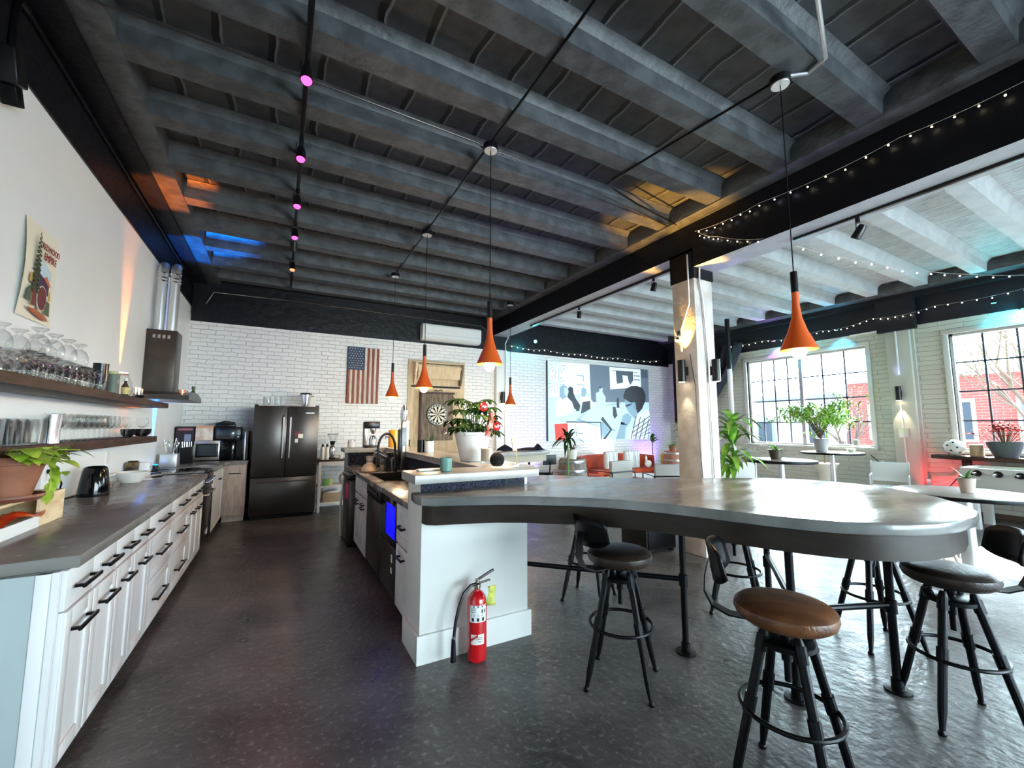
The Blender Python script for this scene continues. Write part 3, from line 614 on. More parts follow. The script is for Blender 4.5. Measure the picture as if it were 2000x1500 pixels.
t = thing('coffee_tin', 'small dark tin with a gold emblem before the outlet tower on the counter', 'tin', (-1.33, 5.78, ZC)); MB().box((-.05, -.05, 0), (.05, .05, .16), .01).build('body', mat('dark_gold_tin', (.03, .025, .02), .4, col2=(.3, .2, .08), scale=14), t); MB().cyl((0, 0, .16), .04, .012).build('lid', M_black, t)
t = thing('outlet_tower', 'white outlet tower on the counter lit blue by the wall light', 'power strip', (-1.24, 5.82, ZC)); MB().box((-.06, -.03, 0), (.04, .06, .15), .008).build('body', mat('white_plastic', (.75, .76, .78), .4), t)
o = MB()
for z in (.05, .10):
    for y in (0, .03): o.box((.0395, y-.004, z-.008), (.041, y+.004, z+.008))
o.build('sockets', M_blackp, t); MB().tube([(.045, .02, .05), (.08, .05, .05), (.07, .10, .02), (.0, .16, .008)], .005, 6).build('cord', M_blackp, t)
t = thing('utensil_crock', 'pale grey block of whisks and steel utensils at the back of the counter', 'utensil holder', (-1.26, 7.05, ZC)); MB().box((-.09, -.08, 0), (.09, .09, .17), .006).build('crock', M_alu, t)
m = MB(); R = random.Random(9)
for i in range(9):
    a = R.uniform(0, 2*PI); e = Vector((math.cos(a)*.07, math.sin(a)*.07, .34+R.uniform(-.03, .04))); b = Vector((math.cos(a)*.03, math.sin(a)*.03, .12)); m.tube([b, e], .004, 6)
    for k in range(3):
        ph = k*PI/3; m.tube([e+Vector((math.cos(ph)*.022*math.sin(PI*s/6), math.sin(ph)*.022*math.sin(PI*s/6), -.09+.1*s/6)) for s in range(7)], .0015, 4)
m.build('utensils', M_chrome, t)
t = thing('knife_block', 'black knife block with steel riveted handles left of the microwave', 'knife block', (-1.16, 7.62, ZC)); MB().prism([(-.07, 0), (.07, 0), (.05, .24), (-.09, .22)], -.05, .05, 'y').build('block', M_blackp, t)
m = MB()
for i in range(6): m.tube([(-.06+.02*i, -.03+.02*(i % 3), .22), (-.07+.02*i, -.03+.02*(i % 3), .31)], .007, 6)
m.build('knife_handles', M_steel, t)
t = thing('microwave', 'stainless microwave oven on the corner worktop', 'microwave', (-.90, 8.18, ZC))
MB().box((-.25, -.17, .012), (.27, .22, .31), .006).build('body', M_blackp, t); dr = MB().box((-.25, -.185, .012), (.08, -.17, .31), .003).build('door', mat('bright_stainless', (.5, .46, .42), .3, .9), t)
MB().box((-.225, -.19, .055), (.065, -.184, .265), .012).build('window', M_blackp, dr); MB().box((-.20, -.193, .08), (.04, -.189, .24)).build('mesh_glass', mat('dark_mesh_glass', (.05, .07, .08), .15), dr)
MB().box((.082, -.187, .012), (.27, -.17, .31), .003).build('control_panel', mat('gloss_black', (0, 0, 0)), t)
for x, y in ((-.2, -.12), (.22, -.12), (-.2, .18), (.22, .18)): MB().cyl((x, y, 0), .015, .012, 10).build('foot', M_blackp, t)
Zm = ZC+.312
t = thing('toaster_oven', 'black toaster oven on top of the microwave at its right', 'toaster oven', (-.74, 8.17, Zm)); MB().box((-.16, -.16, 0), (.19, .16, .21), .012).build('body', M_blackp, t); MB().box((-.14, -.17, .03), (.10, -.16, .17), .003).build('door_glass', mat('dark_mesh_glass', (0, 0, 0)), t); MB().tube([(-.13, -.19, .035), (.09, -.19, .035)], .006).build('door_handle', M_chrome, t)
for z in (.05, .10, .15): MB().lathe([(.014, 0), (.012, .02)], n=10, M=Matrix.Translation((.155, -.16, z)) @ Matrix.Rotation(PI/2, 4, 'X')).build('knob', M_chrome, t)
t = thing('appliance_box', 'printed carton with a pinkish side on top of the microwave at its left', 'box', (-1.04, 8.15, Zm)); MB().box((-.10, -.15, 0), (.12, .15, .23)).build('carton', mat('printed_carton', (.55, .42, .36), .6, col2=(.68, .60, .52), scale=9), t); MB().box((-.10, -.153, .19), (.12, -.15, .23)).build('printed_band', mat('carton_orange', (.6, .35, .22), .6), t)
t = thing('small_grill', 'black folded contact grill lying on top of the toaster oven', 'grill', (-.78, 8.17, Zm+.211)); MB().box((-.12, -.12, 0), (.14, .12, .045), .012).build('base_plate', M_blackp, t); MB().prism([(-.12, .045), (.14, .045), (.13, .075), (0, .10), (-.10, .06)], -.11, .11, 'y').build('lid', mat('gloss_black', (0, 0, 0)), t)
t = thing('coffee_machine_box', 'dark box with a picture of a coffee machine, left of the pinkish carton', 'box', (-1.24, 8.12, ZC+.25)); MB().box((-.14, -.14, 0), (.085, .14, .28)).build('carton', mat('dark_carton', (.04, .025, .04), .5), t); MB().box((-.03, -.142, .06), (.05, -.14, .16)).build('picture', mat('picture_blue', (.25, .28, .4), .5), t); MB().box((-.11, -.142, .22), (.07, -.14, .25)).build('printed_band', mat('carton_pink', (.4, .15, .2), .5), t)
t = thing('wire_rack', 'black wire rack holding up the dark box at the back corner', 'rack', (-1.26, 8.12, ZC)); MB().box((-.12, -.13, .235), (.10, .13, .249)).build('rack_top', M_black, t)
for x in (-.11, .09):
    for y in (-.12, .12): MB().tube([(x, y, 0), (x, y, .24)], .008, 6).build('leg', M_black, t)
for i, (x, h, mm, lb) in enumerate(((-.515, .40, M_blackp, 'black board leaning between the microwave and the refrigerator, leftmost of three'), (-.485, .44, M_alu, 'thin grey sheet leaning upright beside the refrigerator'), (-.455, .46, M_barn, 'brown wooden board leaning upright against the refrigerator side'))):
    tag(MB().box((-.012, -.25, 0), (.012, .25, h), .006).build('leaning_board', mm, loc=(x, 8.2, ZC)), lb, 'board')
# refrigerator
t = thing('refrigerator', 'dark stainless french door refrigerator against the brick wall', 'refrigerator', (.085, 8.1, 0))
MB().box((-.45, -.32, .03), (.46, .36, 1.77), .006).build('body', mat('fridge_side', (.05, .05, .052), .5), t)
MB().box((-.44, -.33, 0), (.45, .3, .05)).build('base_grille', M_blackp, t)
for x0, x1, hx in ((-.46, .003, -.045), (.009, .47, .055)):
    d = MB().box((x0, -.39, .66), (x1, -.32, 1.78), .008).build('door', M_dsteel, t)
    MB().tube([(hx, -.39, .93), (hx, -.435, .95), (hx, -.435, 1.60), (hx, -.39, 1.62)], .013, 10).build('handle', M_chrome, d)
MB().box((.27, -.392, 1.665), (.40, -.389, 1.68)).build('nameplate', M_chrome, t)
d = MB().box((-.46, -.39, .07), (.47, -.32, .645), .008).build('freezer_drawer', M_dsteel, t); MB().tube([(-.38, -.39, .585), (-.37, -.435, .585), (.38, -.435, .585), (.39, -.39, .585)], .013, 10).build('handle', M_chrome, d)
MB().box((-.46, -.36, 1.78), (-.41, -.25, 1.80)).box((.42, -.36, 1.78), (.47, -.25, 1.80)).build('hinge_covers', M_blackp, t)
t = thing('magnet_photos', 'small maroon and cream cards stuck on the right refrigerator door', 'magnets', (.26, 7.705, 1.28)); MB().box((-.05, 0, 0), (.05, .004, .09)).build('maroon_card', mat('maroon', (.18, .03, .05), .5), t); MB().box((.0, -.003, -.02), (.07, .001, .05)).build('cream_card', M_paper, t); MB().box((-.045, -.002, -.09), (.0, .002, -.03)).build('white_card', M_white, t)
FT = 1.801
def pitcher(x, label, h=.14, r=.06):
    tag(MB().lathe([(.001, 0), (r*.9, 0), (r, h), (r-.003, h), (r*.9-.003, .006), (.001, .006)], n=20, caps=False).build('clear_container', G_cup, loc=(x, 8.1, FT)), label, 'container')
pitcher(-.22, 'clear round container on the refrigerator, left one'); pitcher(-.06, 'clear round container on the refrigerator, right one', .16, .055)
tag(MB().box((-.14, -.1, 0), (.14, .1, .012), .004).build('serving_tray', M_gpot, loc=(.12, 7.92, FT)), 'white tray lying on the refrigerator before the ice bucket', 'tray')
t = thing('ice_bucket', 'steel ice bucket with ring handles and a dark lid on the refrigerator', 'ice bucket', (.36, 8.0, FT)); MB().lathe([(.001, 0), (.065, 0), (.09, .19), (.095, .195), (.088, .19), (.06, .01), (.001, .01)], n=26, caps=False).build('bucket', M_chrome, t); MB().lathe([(.001, .19), (.092, .19), (.09, .215), (.05, .225), (.001, .225)], n=26).build('lid', M_blackp, t)
for s in (-1, 1): MB().tube([(s*.09, -.02, .17), (s*.12, -.02, .165), (s*.12, .02, .165), (s*.09, .02, .17)], .005, 6).build('handle', M_chrome, t)
tag(MB().box((-.09, -.008, 0), (.09, .008, .20), .002).build('white_board', mat('cream_board', (.66, .66, .58), .6), loc=(.45, 8.38, FT)), 'white board propped behind the ice bucket on the refrigerator', 'board')
# cart
t = thing('kitchen_cart', 'white kitchen cart with a brown wooden top right of the refrigerator', 'cart', (.90, 8.15, 0))
for x in (-.28, .28):
    for y in (-.22, .22): MB().box((x-.022, y-.022, 0), (x+.022, y+.022, .83), .003).build('leg', M_cab, t)
MB().box((-.31, -.25, .85), (.31, .25, .88), .004).build('top', M_walnut, t); MB().box((-.29, -.235, .78), (.29, .235, .85)).build('apron', M_cab, t)
for z in (.42, .14): MB().box((-.29, -.23, z-.02), (.29, .23, z+.015), .003).build('shelf', M_cab, t)
ZK = .881
t = thing('coffee_grinder', 'chrome coffee grinder with a conical glass hopper on the cart', 'grinder', (.82, 8.05, ZK)); MB().box((-.05, -.06, 0), (.05, .06, .03), .004).build('base', M_blackp, t)
MB().lathe([(.03, .03), (.045, .07), (.05, .13), (.048, .20), (.03, .235)], n=20).build('grinder_body', M_chrome, t); MB().lathe([(.028, .235), (.04, .30), (.088, .43)], n=22, caps=False).build('hopper', G_cup, t); MB().cyl((0, 0, .43), .09, .012, 22).build('hopper_lid', M_blackp, t); MB().lathe([(.027, .24), (.05, .31), (.001, .315)], n=18).build('coffee_beans', M_soil, t)
for x, lb in ((.66, 'white and steel thermos flask on the cart, left of two'), (.73, 'white and steel thermos flask on the cart, right of two')):
    t = thing('thermos', lb, 'flask', (x, 7.98, ZK)); MB().lathe([(.001, 0), (.032, 0), (.032, .19), (.02, .22), (.001, .22)], n=16).build('body', M_gpot, t); MB().cyl((0, 0, .215), .022, .05, 14, r2=.017).build('stopper', M_blackp, t)
for x, y, r, lb in ((.96, 8.0, .035, 'small white mug on the cart beside the grinder'), (1.10, 8.05, .05, 'white round sugar bowl at the right end of the cart')):
    t = thing('mug', lb, 'mug', (x, y, ZK)); MB().lathe([(.001, 0), (r*.8, 0), (r, r), (r*.9, r*1.9), (r*.8, r*1.9), (.001, .01)], n=18, caps=False).build('cup', M_gpot, t); MB().tube([(r*.9, 0, r*1.5), (r*1.5, 0, r*1.3), (r*1.4, 0, r*.6), (r*.9, 0, r*.5)], .005, 6).build('mug_handle', M_gpot, t)
for x, lb in ((.72, 'green box on the middle shelf of the cart, left one'), (.80, 'yellow green box on the middle shelf of the cart, right one')):
    tag(MB().box((-.035, -.04, 0), (.035, .04, .11), .002).build('tea_box', mat('green_box' if x < .75 else 'lime_box', (.18, .40, .10) if x < .75 else (.5, .6, .25), .5), loc=(x, 7.99, .436)), lb, 'box')
tag(MB().lathe([(.001, 0), (.03, 0), (.06, .04), (.056, .04), (.001, .006)], n=18, caps=False).build('glass_bowl', G_cup, loc=(.74, 8.2, .436)), 'clear glass bowl at the back of the middle shelf of the cart', 'bowl')
t = thing('paper_towel_bundle', 'crumpled white and chrome bundle on the middle shelf of the cart', 'bundle', (1.0, 8.0, .436)); MB().ball((0, 0, .10), .09, (.7, .7, 1.1), 7).build('bundle_body', M_alu, t); MB().ball((.02, 0, .2), .035, n=6).build('bundle_top', M_gpot, t)
t = thing('storage_basket', 'beige woven basket with a white liner on the bottom shelf of the cart', 'basket', (.84, 8.1, .156)); MB().box((-.15, -.13, 0), (.15, .13, .15), .012).build('basket_body', mat('wicker', (.33, .25, .17), .8, col2=(.42, .33, .23), scale=50, stretch=(1, 1, 4)), t); MB().ball((0, 0, .15), .14, (1, .9, .35), 8).build('liner', M_gpot, t)
tag(MB().box((-.012, -.07, 0), (.012, .07, .28), .003).build('white_bin', M_gpot, loc=(.575, 8.1, 0)), 'narrow white bin on the floor between the refrigerator and the cart', 'bin')
# poster
PW = thing('poster', 'cream park poster lettered REDWOOD EMPIRE with a tall tree, on the left wall', 'poster', (XL+.006, 3.69, 2.41), math.radians(0))
def P(y, z, d=.001): return (d, y, z)
m = MB(); rows = []
for i in range(9):
    z = -.30+.6*i/8; rows.append([(.004+.018*math.cos(PI*(i/8-.5)) * (1-j/6), -.21+.42*j/6, z) for j in range(7)])
m.grid(rows); m.build('sheet', M_paper, PW)
def art(nm, polys, col, d=.026):
    m = MB()
    for p in polys: m.face([(d, y, z) for y, z in p])
    return m.build(nm, mat('poster_'+nm, col, .6), PW)
tr = []; R = random.Random(1)
for i in range(26):
    z = .25-.36*i/25; w = .012+.052*(i/25)**.8; s = 1 if i % 2 else -1; tr.append([(-.085, z), (-.085+s*w, z-.012-R.uniform(0, .01)), (-.085+s*w*.6, z-.03), (-.085, z-.022)])
art('fir_branches', tr, (.05, .09, .04), .030)
art('trunk', [[(-.092, .1), (-.080, .1), (-.07, -.22), (-.115, -.22)]], (.22, .06, .05), .029)
art('sky_patch', [[(-.05, .10), (.10, .04), (.10, -.02), (-.04, -.03)]], (.50, .64, .72))
art('cliff', [[(-.06, 0), (0, -.02), (.08, -.05), (.08, -.12), (-.05, -.14)]], (.10, .05, .12), .028)
art('meadow', [[(-.15, -.24), (-.05, -.235), (.09, -.26), (.12, -.28), (.04, -.285), (-.10, -.26)]], (.45, .16, .08))
art('log_end', [[(0.0+.055*math.cos(a*PI/9), -.155+.075*math.sin(a*PI/9)) for a in range(18)]], (.20, .05, .06), .031)
art('log_rim', [[(0.0+.062*math.cos(a*PI/9), -.155+.082*math.sin(a*PI/9)) for a in range(18)]], (.75, .68, .6), .0295)
art('shrubs', [[(.06, -.15), (.11, -.16), (.12, -.25), (.05, -.24)], [(-.17, -.14), (-.13, -.1), (-.12, -.2), (-.18, -.2)]], (.12, .16, .10), .028)
art('small_tree', [[(-.15, -.02), (-.12, -.05), (-.13, -.09), (-.16, -.08)], [(.08, -.10), (.10, -.08), (.11, -.15), (.08, -.15)]], (.55, .40, .12), .0285)
art('far_hill', [[(0, -.02), (.04, .0), (.10, -.06), (.06, -.055)]], (.60, .22, .12), .030)
M_maroon = mat('poster_red_ink', (.28, .03, .03), .6)
text_mesh('lettering', 'REDWOOD', .055, M_maroon, PW, (.030, .055, .175), (PI/2, 0, PI/2), sx=.78)
text_mesh('lettering', 'EMPIRE', .066, M_maroon, PW, (.030, .055, .115), (PI/2, 0, PI/2), sx=.78)
# wall uplights
def uplight(loc, colname, col, energy, label, ang=.55, tilt=(0, 0, 1)):
    t = thing('uplight', label, 'lamp', loc); MB().cyl((0, 0, 0), .028, .05, 14).build('housing', M_blackp, t); MB().cyl((0, 0, .05), .024, .004, 14).build('lens', emit('lens_'+colname, col, 8), t)
    o = lamp('uplight_beam', 'SPOT', (0, 0, .062), energy, col, rot=tilt, spot_size=ang, spot_blend=.6, shadow_soft_size=.01); o.parent = t; return t
uplight((-1.35, 6.80, ZC), 'blue', (.0, .22, 1.0), 1300, 'small black uplight throwing a blue beam up the corner wall', .50, (.09, .0, 1))
uplight((-1.355, 5.62, 1.351), 'orange', (1.0, .22, .03), 90, 'small black uplight throwing an orange beam up the left wall from the lower shelf', .50, (.09, .0, 1))
uplight((-1.36, 5.36, 1.702), 'amber', (1.0, .22, .03), 500, 'second small uplight throwing an orange beam up the wall from the upper shelf', .42, (.08, .0, 1))
# ---------------------------------------------------------------- island
IF = .84
t = thing('island_base', 'white panelled island body with a tall white plinth board at its near end', 'island', (0, 0, 0))
MB().box((.81, 2.65, 0), (1.59, 2.98, 1.09), .004).build('end_panel', M_isl, t)
MB().box((1.42, 2.98, 0), (1.59, 6.5, 1.09)).build('side_panel', M_isl, t)
MB().box((.83, 6.22, 0), (1.42, 6.5, 1.09)).build('far_panel', mat('grey_panel', (.35, .35, .36), .5), t)
MB().box((.79, 2.63, 0), (1.61, 2.66, .17), .004).box((.79, 2.64, 0), (.815, 2.98, .17), .004).box((1.585, 2.64, 0), (1.61, 6.5, .17), .004).build('plinth_board', M_isl, t)
til = mat('navy_mosaic', (.012, .016, .03), .15, col2=(.05, .06, .10), scale=60, lo=.45, hi=.6, bump=.8, bscale=90)
MB().box((.80, 2.636, 1.035), (1.56, 2.65, 1.09)).build('mosaic_strip', til, t)
MB().box((1.36, 2.98, .90), (1.42, 6.16, 1.09)).box((.84, 6.16, .90), (1.42, 6.22, 1.09)).build('dark_backsplash', til, t)
tag(slab([(.74, 2.57), (1.64, 2.57), (1.74, 2.8), (1.76, 6.55), (.78, 6.55), (.78, 6.13), (1.33, 6.13), (1.33, 2.90), (.74, 2.90)], 1.092, 1.15, .006).build('raised_ledge', M_ledge), 'pale raised concrete ledge running round three sides of the island', 'countertop')
tag(slab([(.81, 2.985), (1.355, 2.985), (1.355, 4.20), (.81, 4.20)], .867, .915).build('sink_counter', M_concrete), 'near piece of the brown grey island worktop before the sink', 'countertop')
m = slab([(.81, 4.20), (.90, 4.20), (.90, 5.0), (1.30, 5.0), (1.30, 4.20), (1.355, 4.20), (1.355, 6.155), (.81, 6.155)], .867, .915)
tag(m.build('sink_counter', M_concrete), 'far piece of the brown grey island worktop around the black sink', 'countertop')
t = thing('kitchen_sink', 'black undermount sink in the island worktop', 'sink', (1.10, 4.60, .916))
q = MB(); q.box((-.20, -.40, -.2), (.20, .40, -.19)); q.box((-.20, -.40, -.2), (-.19, .40, .004)).box((.19, -.40, -.2), (.20, .40, .004)).box((-.20, -.40, -.2), (.20, -.39, .004)).box((-.20, .39, -.2), (.20, .40, .004)); q.build('basin', mat('black_composite', (.012, .012, .013), .5), t)
MB().cyl((0, 0, -.19), .04, .005, 16).build('drain', M_steel, t)
def icab(label, y0, y1, rows, cat='cabinet', top=.862):
    t = thing('base_cabinet', label, cat); MB().box((IF+.02, y0+.001, .09), (1.35, y1-.001, top)).box((IF+.02, y0+.001, .6), (IF+.04, y1-.001, .862)).build('body', M_cab, t); MB().box((IF+.06, y0+.001, 0), (1.35, y1-.001, .09)).build('toe_kick', M_blackp, t)
    for kind, z0, z1, hz in rows: front(kind, t, IF+.02, y0, y1, z0, z1, None, -1, HL=.17, hz=hz)
icab('white island cabinet right behind the end wall, drawer over a tall door', 3.0, 3.38, [('drawer', .56, .855, .70), ('door', .09, .55, .48)])
icab('white island sink cabinet between the dishwasher and the waste bin, nearer one', 4.68, 5.06, [('drawer', .68, .855, .56), ('door', .09, .67, .60)], top=.70)
icab('white island sink cabinet between the dishwasher and the waste bin, farther one', 5.06, 5.45, [('drawer', .68, .855, .56), ('door', .09, .67, .60)])
t = thing('dishwasher', 'dark stainless dishwasher built into the island', 'dishwasher'); MB().box((IF+.03, 4.0, .1), (1.35, 4.67, .70)).box((IF+.03, 4.0, .7), (IF+.045, 4.67, .86)).build('body', M_blackp, t); MB().box((IF-.005, 4.005, .10), (IF+.03, 4.665, .74), .005).build('door', M_dsteel, t); MB().box((IF-.01, 4.005, .75), (IF+.03, 4.665, .86), .005).box((IF-.03, 4.08, .80), (IF-.01, 4.59, .83), .008).build('control_strip', M_blackp, t); MB().box((IF+.06, 4.01, 0), (1.3, 4.66, .1)).build('toe_kick', M_blackp, t)
t = thing('wine_cooler', 'black drinks cooler with a glowing blue window in the island', 'cooler'); MB().box((IF+.02, 3.39, .1), (1.35, 3.99, .86)).box((IF+.06, 3.4, 0), (1.3, 3.98, .1)).build('body', M_blackp, t); d = MB().box((IF, 3.395, .49), (IF+.02, 3.985, .855), .005).build('door', mat('gloss_black', (0, 0, 0)), t)
MB().box((IF-.003, 3.46, .545), (IF+.001, 3.76, .80), .002).build('lit_window', E_blue, d); MB().box((IF-.004, 3.395, .10), (IF+.02, 3.985, .48), .005).build('lower_panel', M_dsteel, t); MB().box((IF-.008, 3.50, .36), (IF-.003, 3.54, .42)).box((IF-.008, 3.50, .28), (IF-.003, 3.54, .32)).build('badges', M_gpot, t)
t = thing('waste_bin', 'tall black and steel waste bin with a pink sticker beside the island', 'bin', (.89, 5.84, 0)); MB().box((-.12, -.35, .02), (.22, .17, .80), .02).build('body', M_dsteel, t); MB().box((-.14, -.36, .80), (.22, .18, .86), .02).build('lid', M_blackp, t); MB().box((-.123, -.28, .55), (-.12, -.10, .74)).build('sticker', mat('pink_sticker', (.7, .08, .25), .5), t); MB().tube([(-.12, .17, .78), (-.15, .18, .4), (-.13, .17, .03)], .016, 6).build('liner_edge', M_gpot, t)
MB().box((-.12, -.35, 0), (.22, .17, .02)).build('foot', M_blackp, t)
# bar top
BP = [(.735, 2.632), (.72, 2.50), (.735, 2.42), (.80, 2.365), (.97, 2.32), (1.14, 2.26), (1.29, 2.17), (1.42, 2.07), (1.55, 1.97), (1.67, 1.83), (1.76, 1.70), (1.82, 1.59), (1.88, 1.46), (1.94, 1.31), (2.0, 1.17), (2.07, 1.04), (2.14, .94), (2.22, .85), (2.32, .775), (2.45, .72), (2.62, .69), (2.82, .69), (3.0, .725), (3.2, .83), (3.38, .97), (3.53, 1.14), (3.63, 1.33), (3.66, 1.50), (3.64, 1.68), (3.56, 1.85), (3.42, 1.99), (3.2, 2.13), (2.95, 2.23), (2.7, 2.35), (2.45, 2.53), (2.25, 2.72), (2.08, 2.93), (1.92, 3.10), (1.75, 3.20), (1.62, 3.22), (1.62, 2.632)]
t = thing('bar_counter', 'big curved concrete bar top sweeping out from the island on pipe legs', 'bar counter')
slab(BP, .99, 1.04, .009).build('bar_top', M_conedge, t)
def inset(poly, d):
    out = []; n = len(poly)
    for i in range(n):
        a, b, c = Vector(poly[i-1]), Vector(poly[i]), Vector(poly[(i+1) % n]); t1 = (b-a).normalized(); t2 = (c-b).normalized()
        nn = (Vector((-t1.y, t1.x))+Vector((-t2.y, t2.x))).normalized(); out.append(tuple(b+nn*d))
    return out
ins = [(max(x, .765), y) for x, y in inset(BP, .045)]
ins2 = inset(BP, .075)
m = MB(); m.grid([[(*ins[i], .875), (*ins[i], .992), (*ins2[i], .992), (*ins2[i], .875)] for i in range(1, 39)], cv=True, caps=True); m.build('apron', M_apron, t, angle=60)
MB().prism(inset(BP, .12), .972, .991).build('underside', M_blackp, t)
def pipeleg(x, y):
    m = MB(); m.tube([(x, y, .012), (x, y, .975)], .021, 12)
    for z in (.44, .02): m.lathe([(.021, z-.03), (.029, z-.027), (.029, z+.045), (.021, z+.05)], (x, y, 0), 12, caps=False)
    o = m.build('leg', M_black, t); f = MB(); f.lathe([(.001, 0), (.062, 0), (.062, .010), (.03, .014), (.03, .03), (.001, .03)], (x, y, 0), 20)
    f.build('flange', M_black, o)
LG = [(2.36, 1.95), (3.05, 1.12), (2.49, 1.35), (3.22, 1.90)]
for x, y in LG: pipeleg(x, y)
for a, b in ((0, 3), (1, 2), (2, 3)): pass
def rail(p, q, z=.455):
    MB().tube([(p[0], p[1], z), (q[0], q[1], z)], .017, 10).build('stretcher', M_black, t)
rail((1.62, 2.72), LG[0]); rail(LG[2], LG[1]); rail(LG[3], LG[2], .50)
# far curved bar
FP = [(1.77, 5.9), (2.3, 5.86), (2.9, 5.80), (3.4, 5.80), (3.8, 5.87), (4.05, 6.0), (4.14, 6.2), (4.05, 6.42), (3.8, 6.55), (1.77, 6.55)]
t = thing('bar_counter', 'smaller curved bar top beyond the island near the dartboard wall', 'bar counter')
slab(FP, .99, 1.04).build('bar_top', M_ledge, t); MB().prism(inset(FP, .06), .87, .99).build('apron', mat('cream_apron', (.45, .40, .31), .5), t)
for x, y in ((3.7, 6.1), (2.6, 6.3)):
    MB().tube([(x, y, 0), (x, y, .88)], .022).build('leg', M_black, t)
# outlet box on island side
t = thing('outlet_box', 'white outlet box low on the hidden side of the island wall', 'outlet', (1.611, 3.0, .33)); MB().box((0, -.06, 0), (.05, .06, .09), .004).build('box', M_white, t); MB().box((.05, -.04, .02), (.053, .04, .07)).build('cover', M_gpot, t)
# stools
def stool(loc, rot, label, leather, foot=0.0, back=True, seatz=.70, legm=M_black):
    fa = math.radians(foot)-rot
    t = thing('bar_stool', label, 'bar stool', (*loc, 0), 0, 'industrial bar stools around the concrete bar')
    t.rotation_euler.z = rot
    for k in range(4):
        a = fa+PI/2*k; c, s = math.cos(a), math.sin(a); m = MB()
        def Q(z): f = (.605-z)/.605; r = .088+f*.155; return Vector((c*r, s*r, z))
        m.tube([Q(.625), Q(.605), Q(.10), Q(.02)], [.012, .019, .0175, .011], 10)
        for z0, z1, r in ((.60, .54, .023), (.37, .30, .0235)): m.tube([Q(z0), Q(z1)], r, 10)
        l = m.build('leg', legm, t); f = MB(); q = Q(.0); f.lathe([(.001, 0), (.016, 0), (.017, .01), (.009, .022), (.001, .024)], (q.x, q.y, 0), 12); f.build('foot', legm, l)
    MB().tube([(.178*math.cos(i*PI/20), .178*math.sin(i*PI/20), .315) for i in range(40)], .0095, 8, closed=True).build('foot_ring', legm, t)
    MB().lathe([(.001, .562), (.098, .562), (.104, .566), (.104, .584), (.098, .588), (.001, .588)], n=30).build('plate', legm, t)
    MB().lathe([(.001, .42), (.013, .42), (.013, .50), (.020, .50), (.020, .60), (.024, .605), (.024, seatz-.05), (.001, seatz-.05)], n=14).build('screw', legm, t)
    MB().lathe([(.001, seatz-.052), (.12, seatz-.052), (.155, seatz-.046), (.178, seatz-.03), (.187, seatz-.008), (.183, seatz+.012), (.165, seatz+.026), (.13, seatz+.034), (.08, seatz+.038), (.001, seatz+.040)], n=36).build('seat', leather, t)
    MB().tube([(.05, 0, seatz-.055), (.11, .07, seatz-.06), (.14, .09, seatz-.065)], .006, 6).build('adjust_lever', legm, t)
    if back:
        m = MB(); rows = []
        pts = [(-.10, seatz-.056), (-.20, seatz-.056), (-.265, seatz-.03), (-.295, seatz+.03), (-.29, seatz+.10), (-.275, seatz+.16)]
        for x, z in pts: rows.append([Vector((x, -.028, z)), Vector((x, .028, z)), Vector((x-.006, .028, z-.006)), Vector((x-.006, -.028, z-.006))])
        m.grid(rows, cv=True, caps=True); m.build('back_arm', legm, t)
        m = MB(); A = []; B = []
        for i in range(15):
            u = -1+2*i/14; y = .15*u; x = -.275+.06*u*u; hh = .082*(1-abs(u)**5*.45); cz = seatz+.165
            A.append([Vector((x-.02*v*0+.03*v*v*0-.012*v, y, cz+hh*v)) for v in (-1, -.5, 0, .5, 1)]); 
        m.grid(A); o = m.build('backrest', legm, t); md = o.modifiers.new('thick', 'SOLIDIFY'); md.thickness = .012
    return t
Ldark = mat('dark_leather', (.035, .025, .022), .38, col2=(.07, .05, .04), scale=9, bump=.15, bscale=60)
Lbrown = mat('brown_leather', (.11, .045, .018), .36, col2=(.20, .09, .035), scale=7, bump=.2, bscale=50, stretch=(1, 2.5, 1))
def ang(dx, dy): return math.atan2(-dy, -dx)
stool((1.79, 1.93), ang(-.24, .0), 'bar stool with a dark leather seat pulled up at the inner curve of the bar', Ldark, -6)
stool((1.86, 1.04), ang(-.15, .24), 'bar stool with a round brown leather seat, nearest the viewer', Lbrown, 58)
stool((3.05, .87), ang(.17, -.23), 'bar stool with a dark scuffed leather seat at the right end of the bar', Ldark, -2)
stool((2.37, 2.935), ang(-.2, .5), 'bar stool on the far side of the bar, leftmost, seen beneath the bar', Ldark, -14)
stool((3.24, 2.17), ang(.1, .5), 'bar stool on the far side of the bar in front of the column', Ldark, -15)
stool((3.615, 1.41), ang(.4, .2), 'bar stool half under the far right side of the bar, behind the pipe leg', Ldark, 11)
# fire extinguisher
t = thing('fire_extinguisher', 'red fire extinguisher standing on the floor against the island end wall', 'fire extinguisher', (1.145, 2.53, 0))
MB().lathe([(.001, .004), (.052, .004), (.060, .012), (.062, .03), (.062, .34), (.056, .375), (.036, .405), (.020, .415), (.018, .43), (.001, .43)], n=32).build('cylinder', M_red, t)
MB().lathe([(.018, .425), (.022, .43), (.022, .455), (.014, .462), (.014, .485), (.001, .485)], n=16).build('valve', mat('brass_chrome', (.55, .5, .42), .25, 1.0), t)
MB().box((-.01, -.010, -.005), (.125, .010, .006), .002, M=Matrix.Translation((0, 0, .478)) @ Matrix.Rotation(-.38, 4, 'Y')).build('lever', M_dsteel, t)
MB().box((.0, -.009, -.004), (.09, .009, .005), .002, M=Matrix.Translation((0, 0, .455)) @ Matrix.Rotation(-.12, 4, 'Y')).build('carry_handle', M_dsteel, t)
MB().tube([(-.01, 0, .455), (-.05, -.01, .455), (-.10, -.02, .42), (-.135, -.03, .35), (-.155, -.03, .27), (-.165, -.03, .19)], .010, 10).build('hose', M_blackp, t)
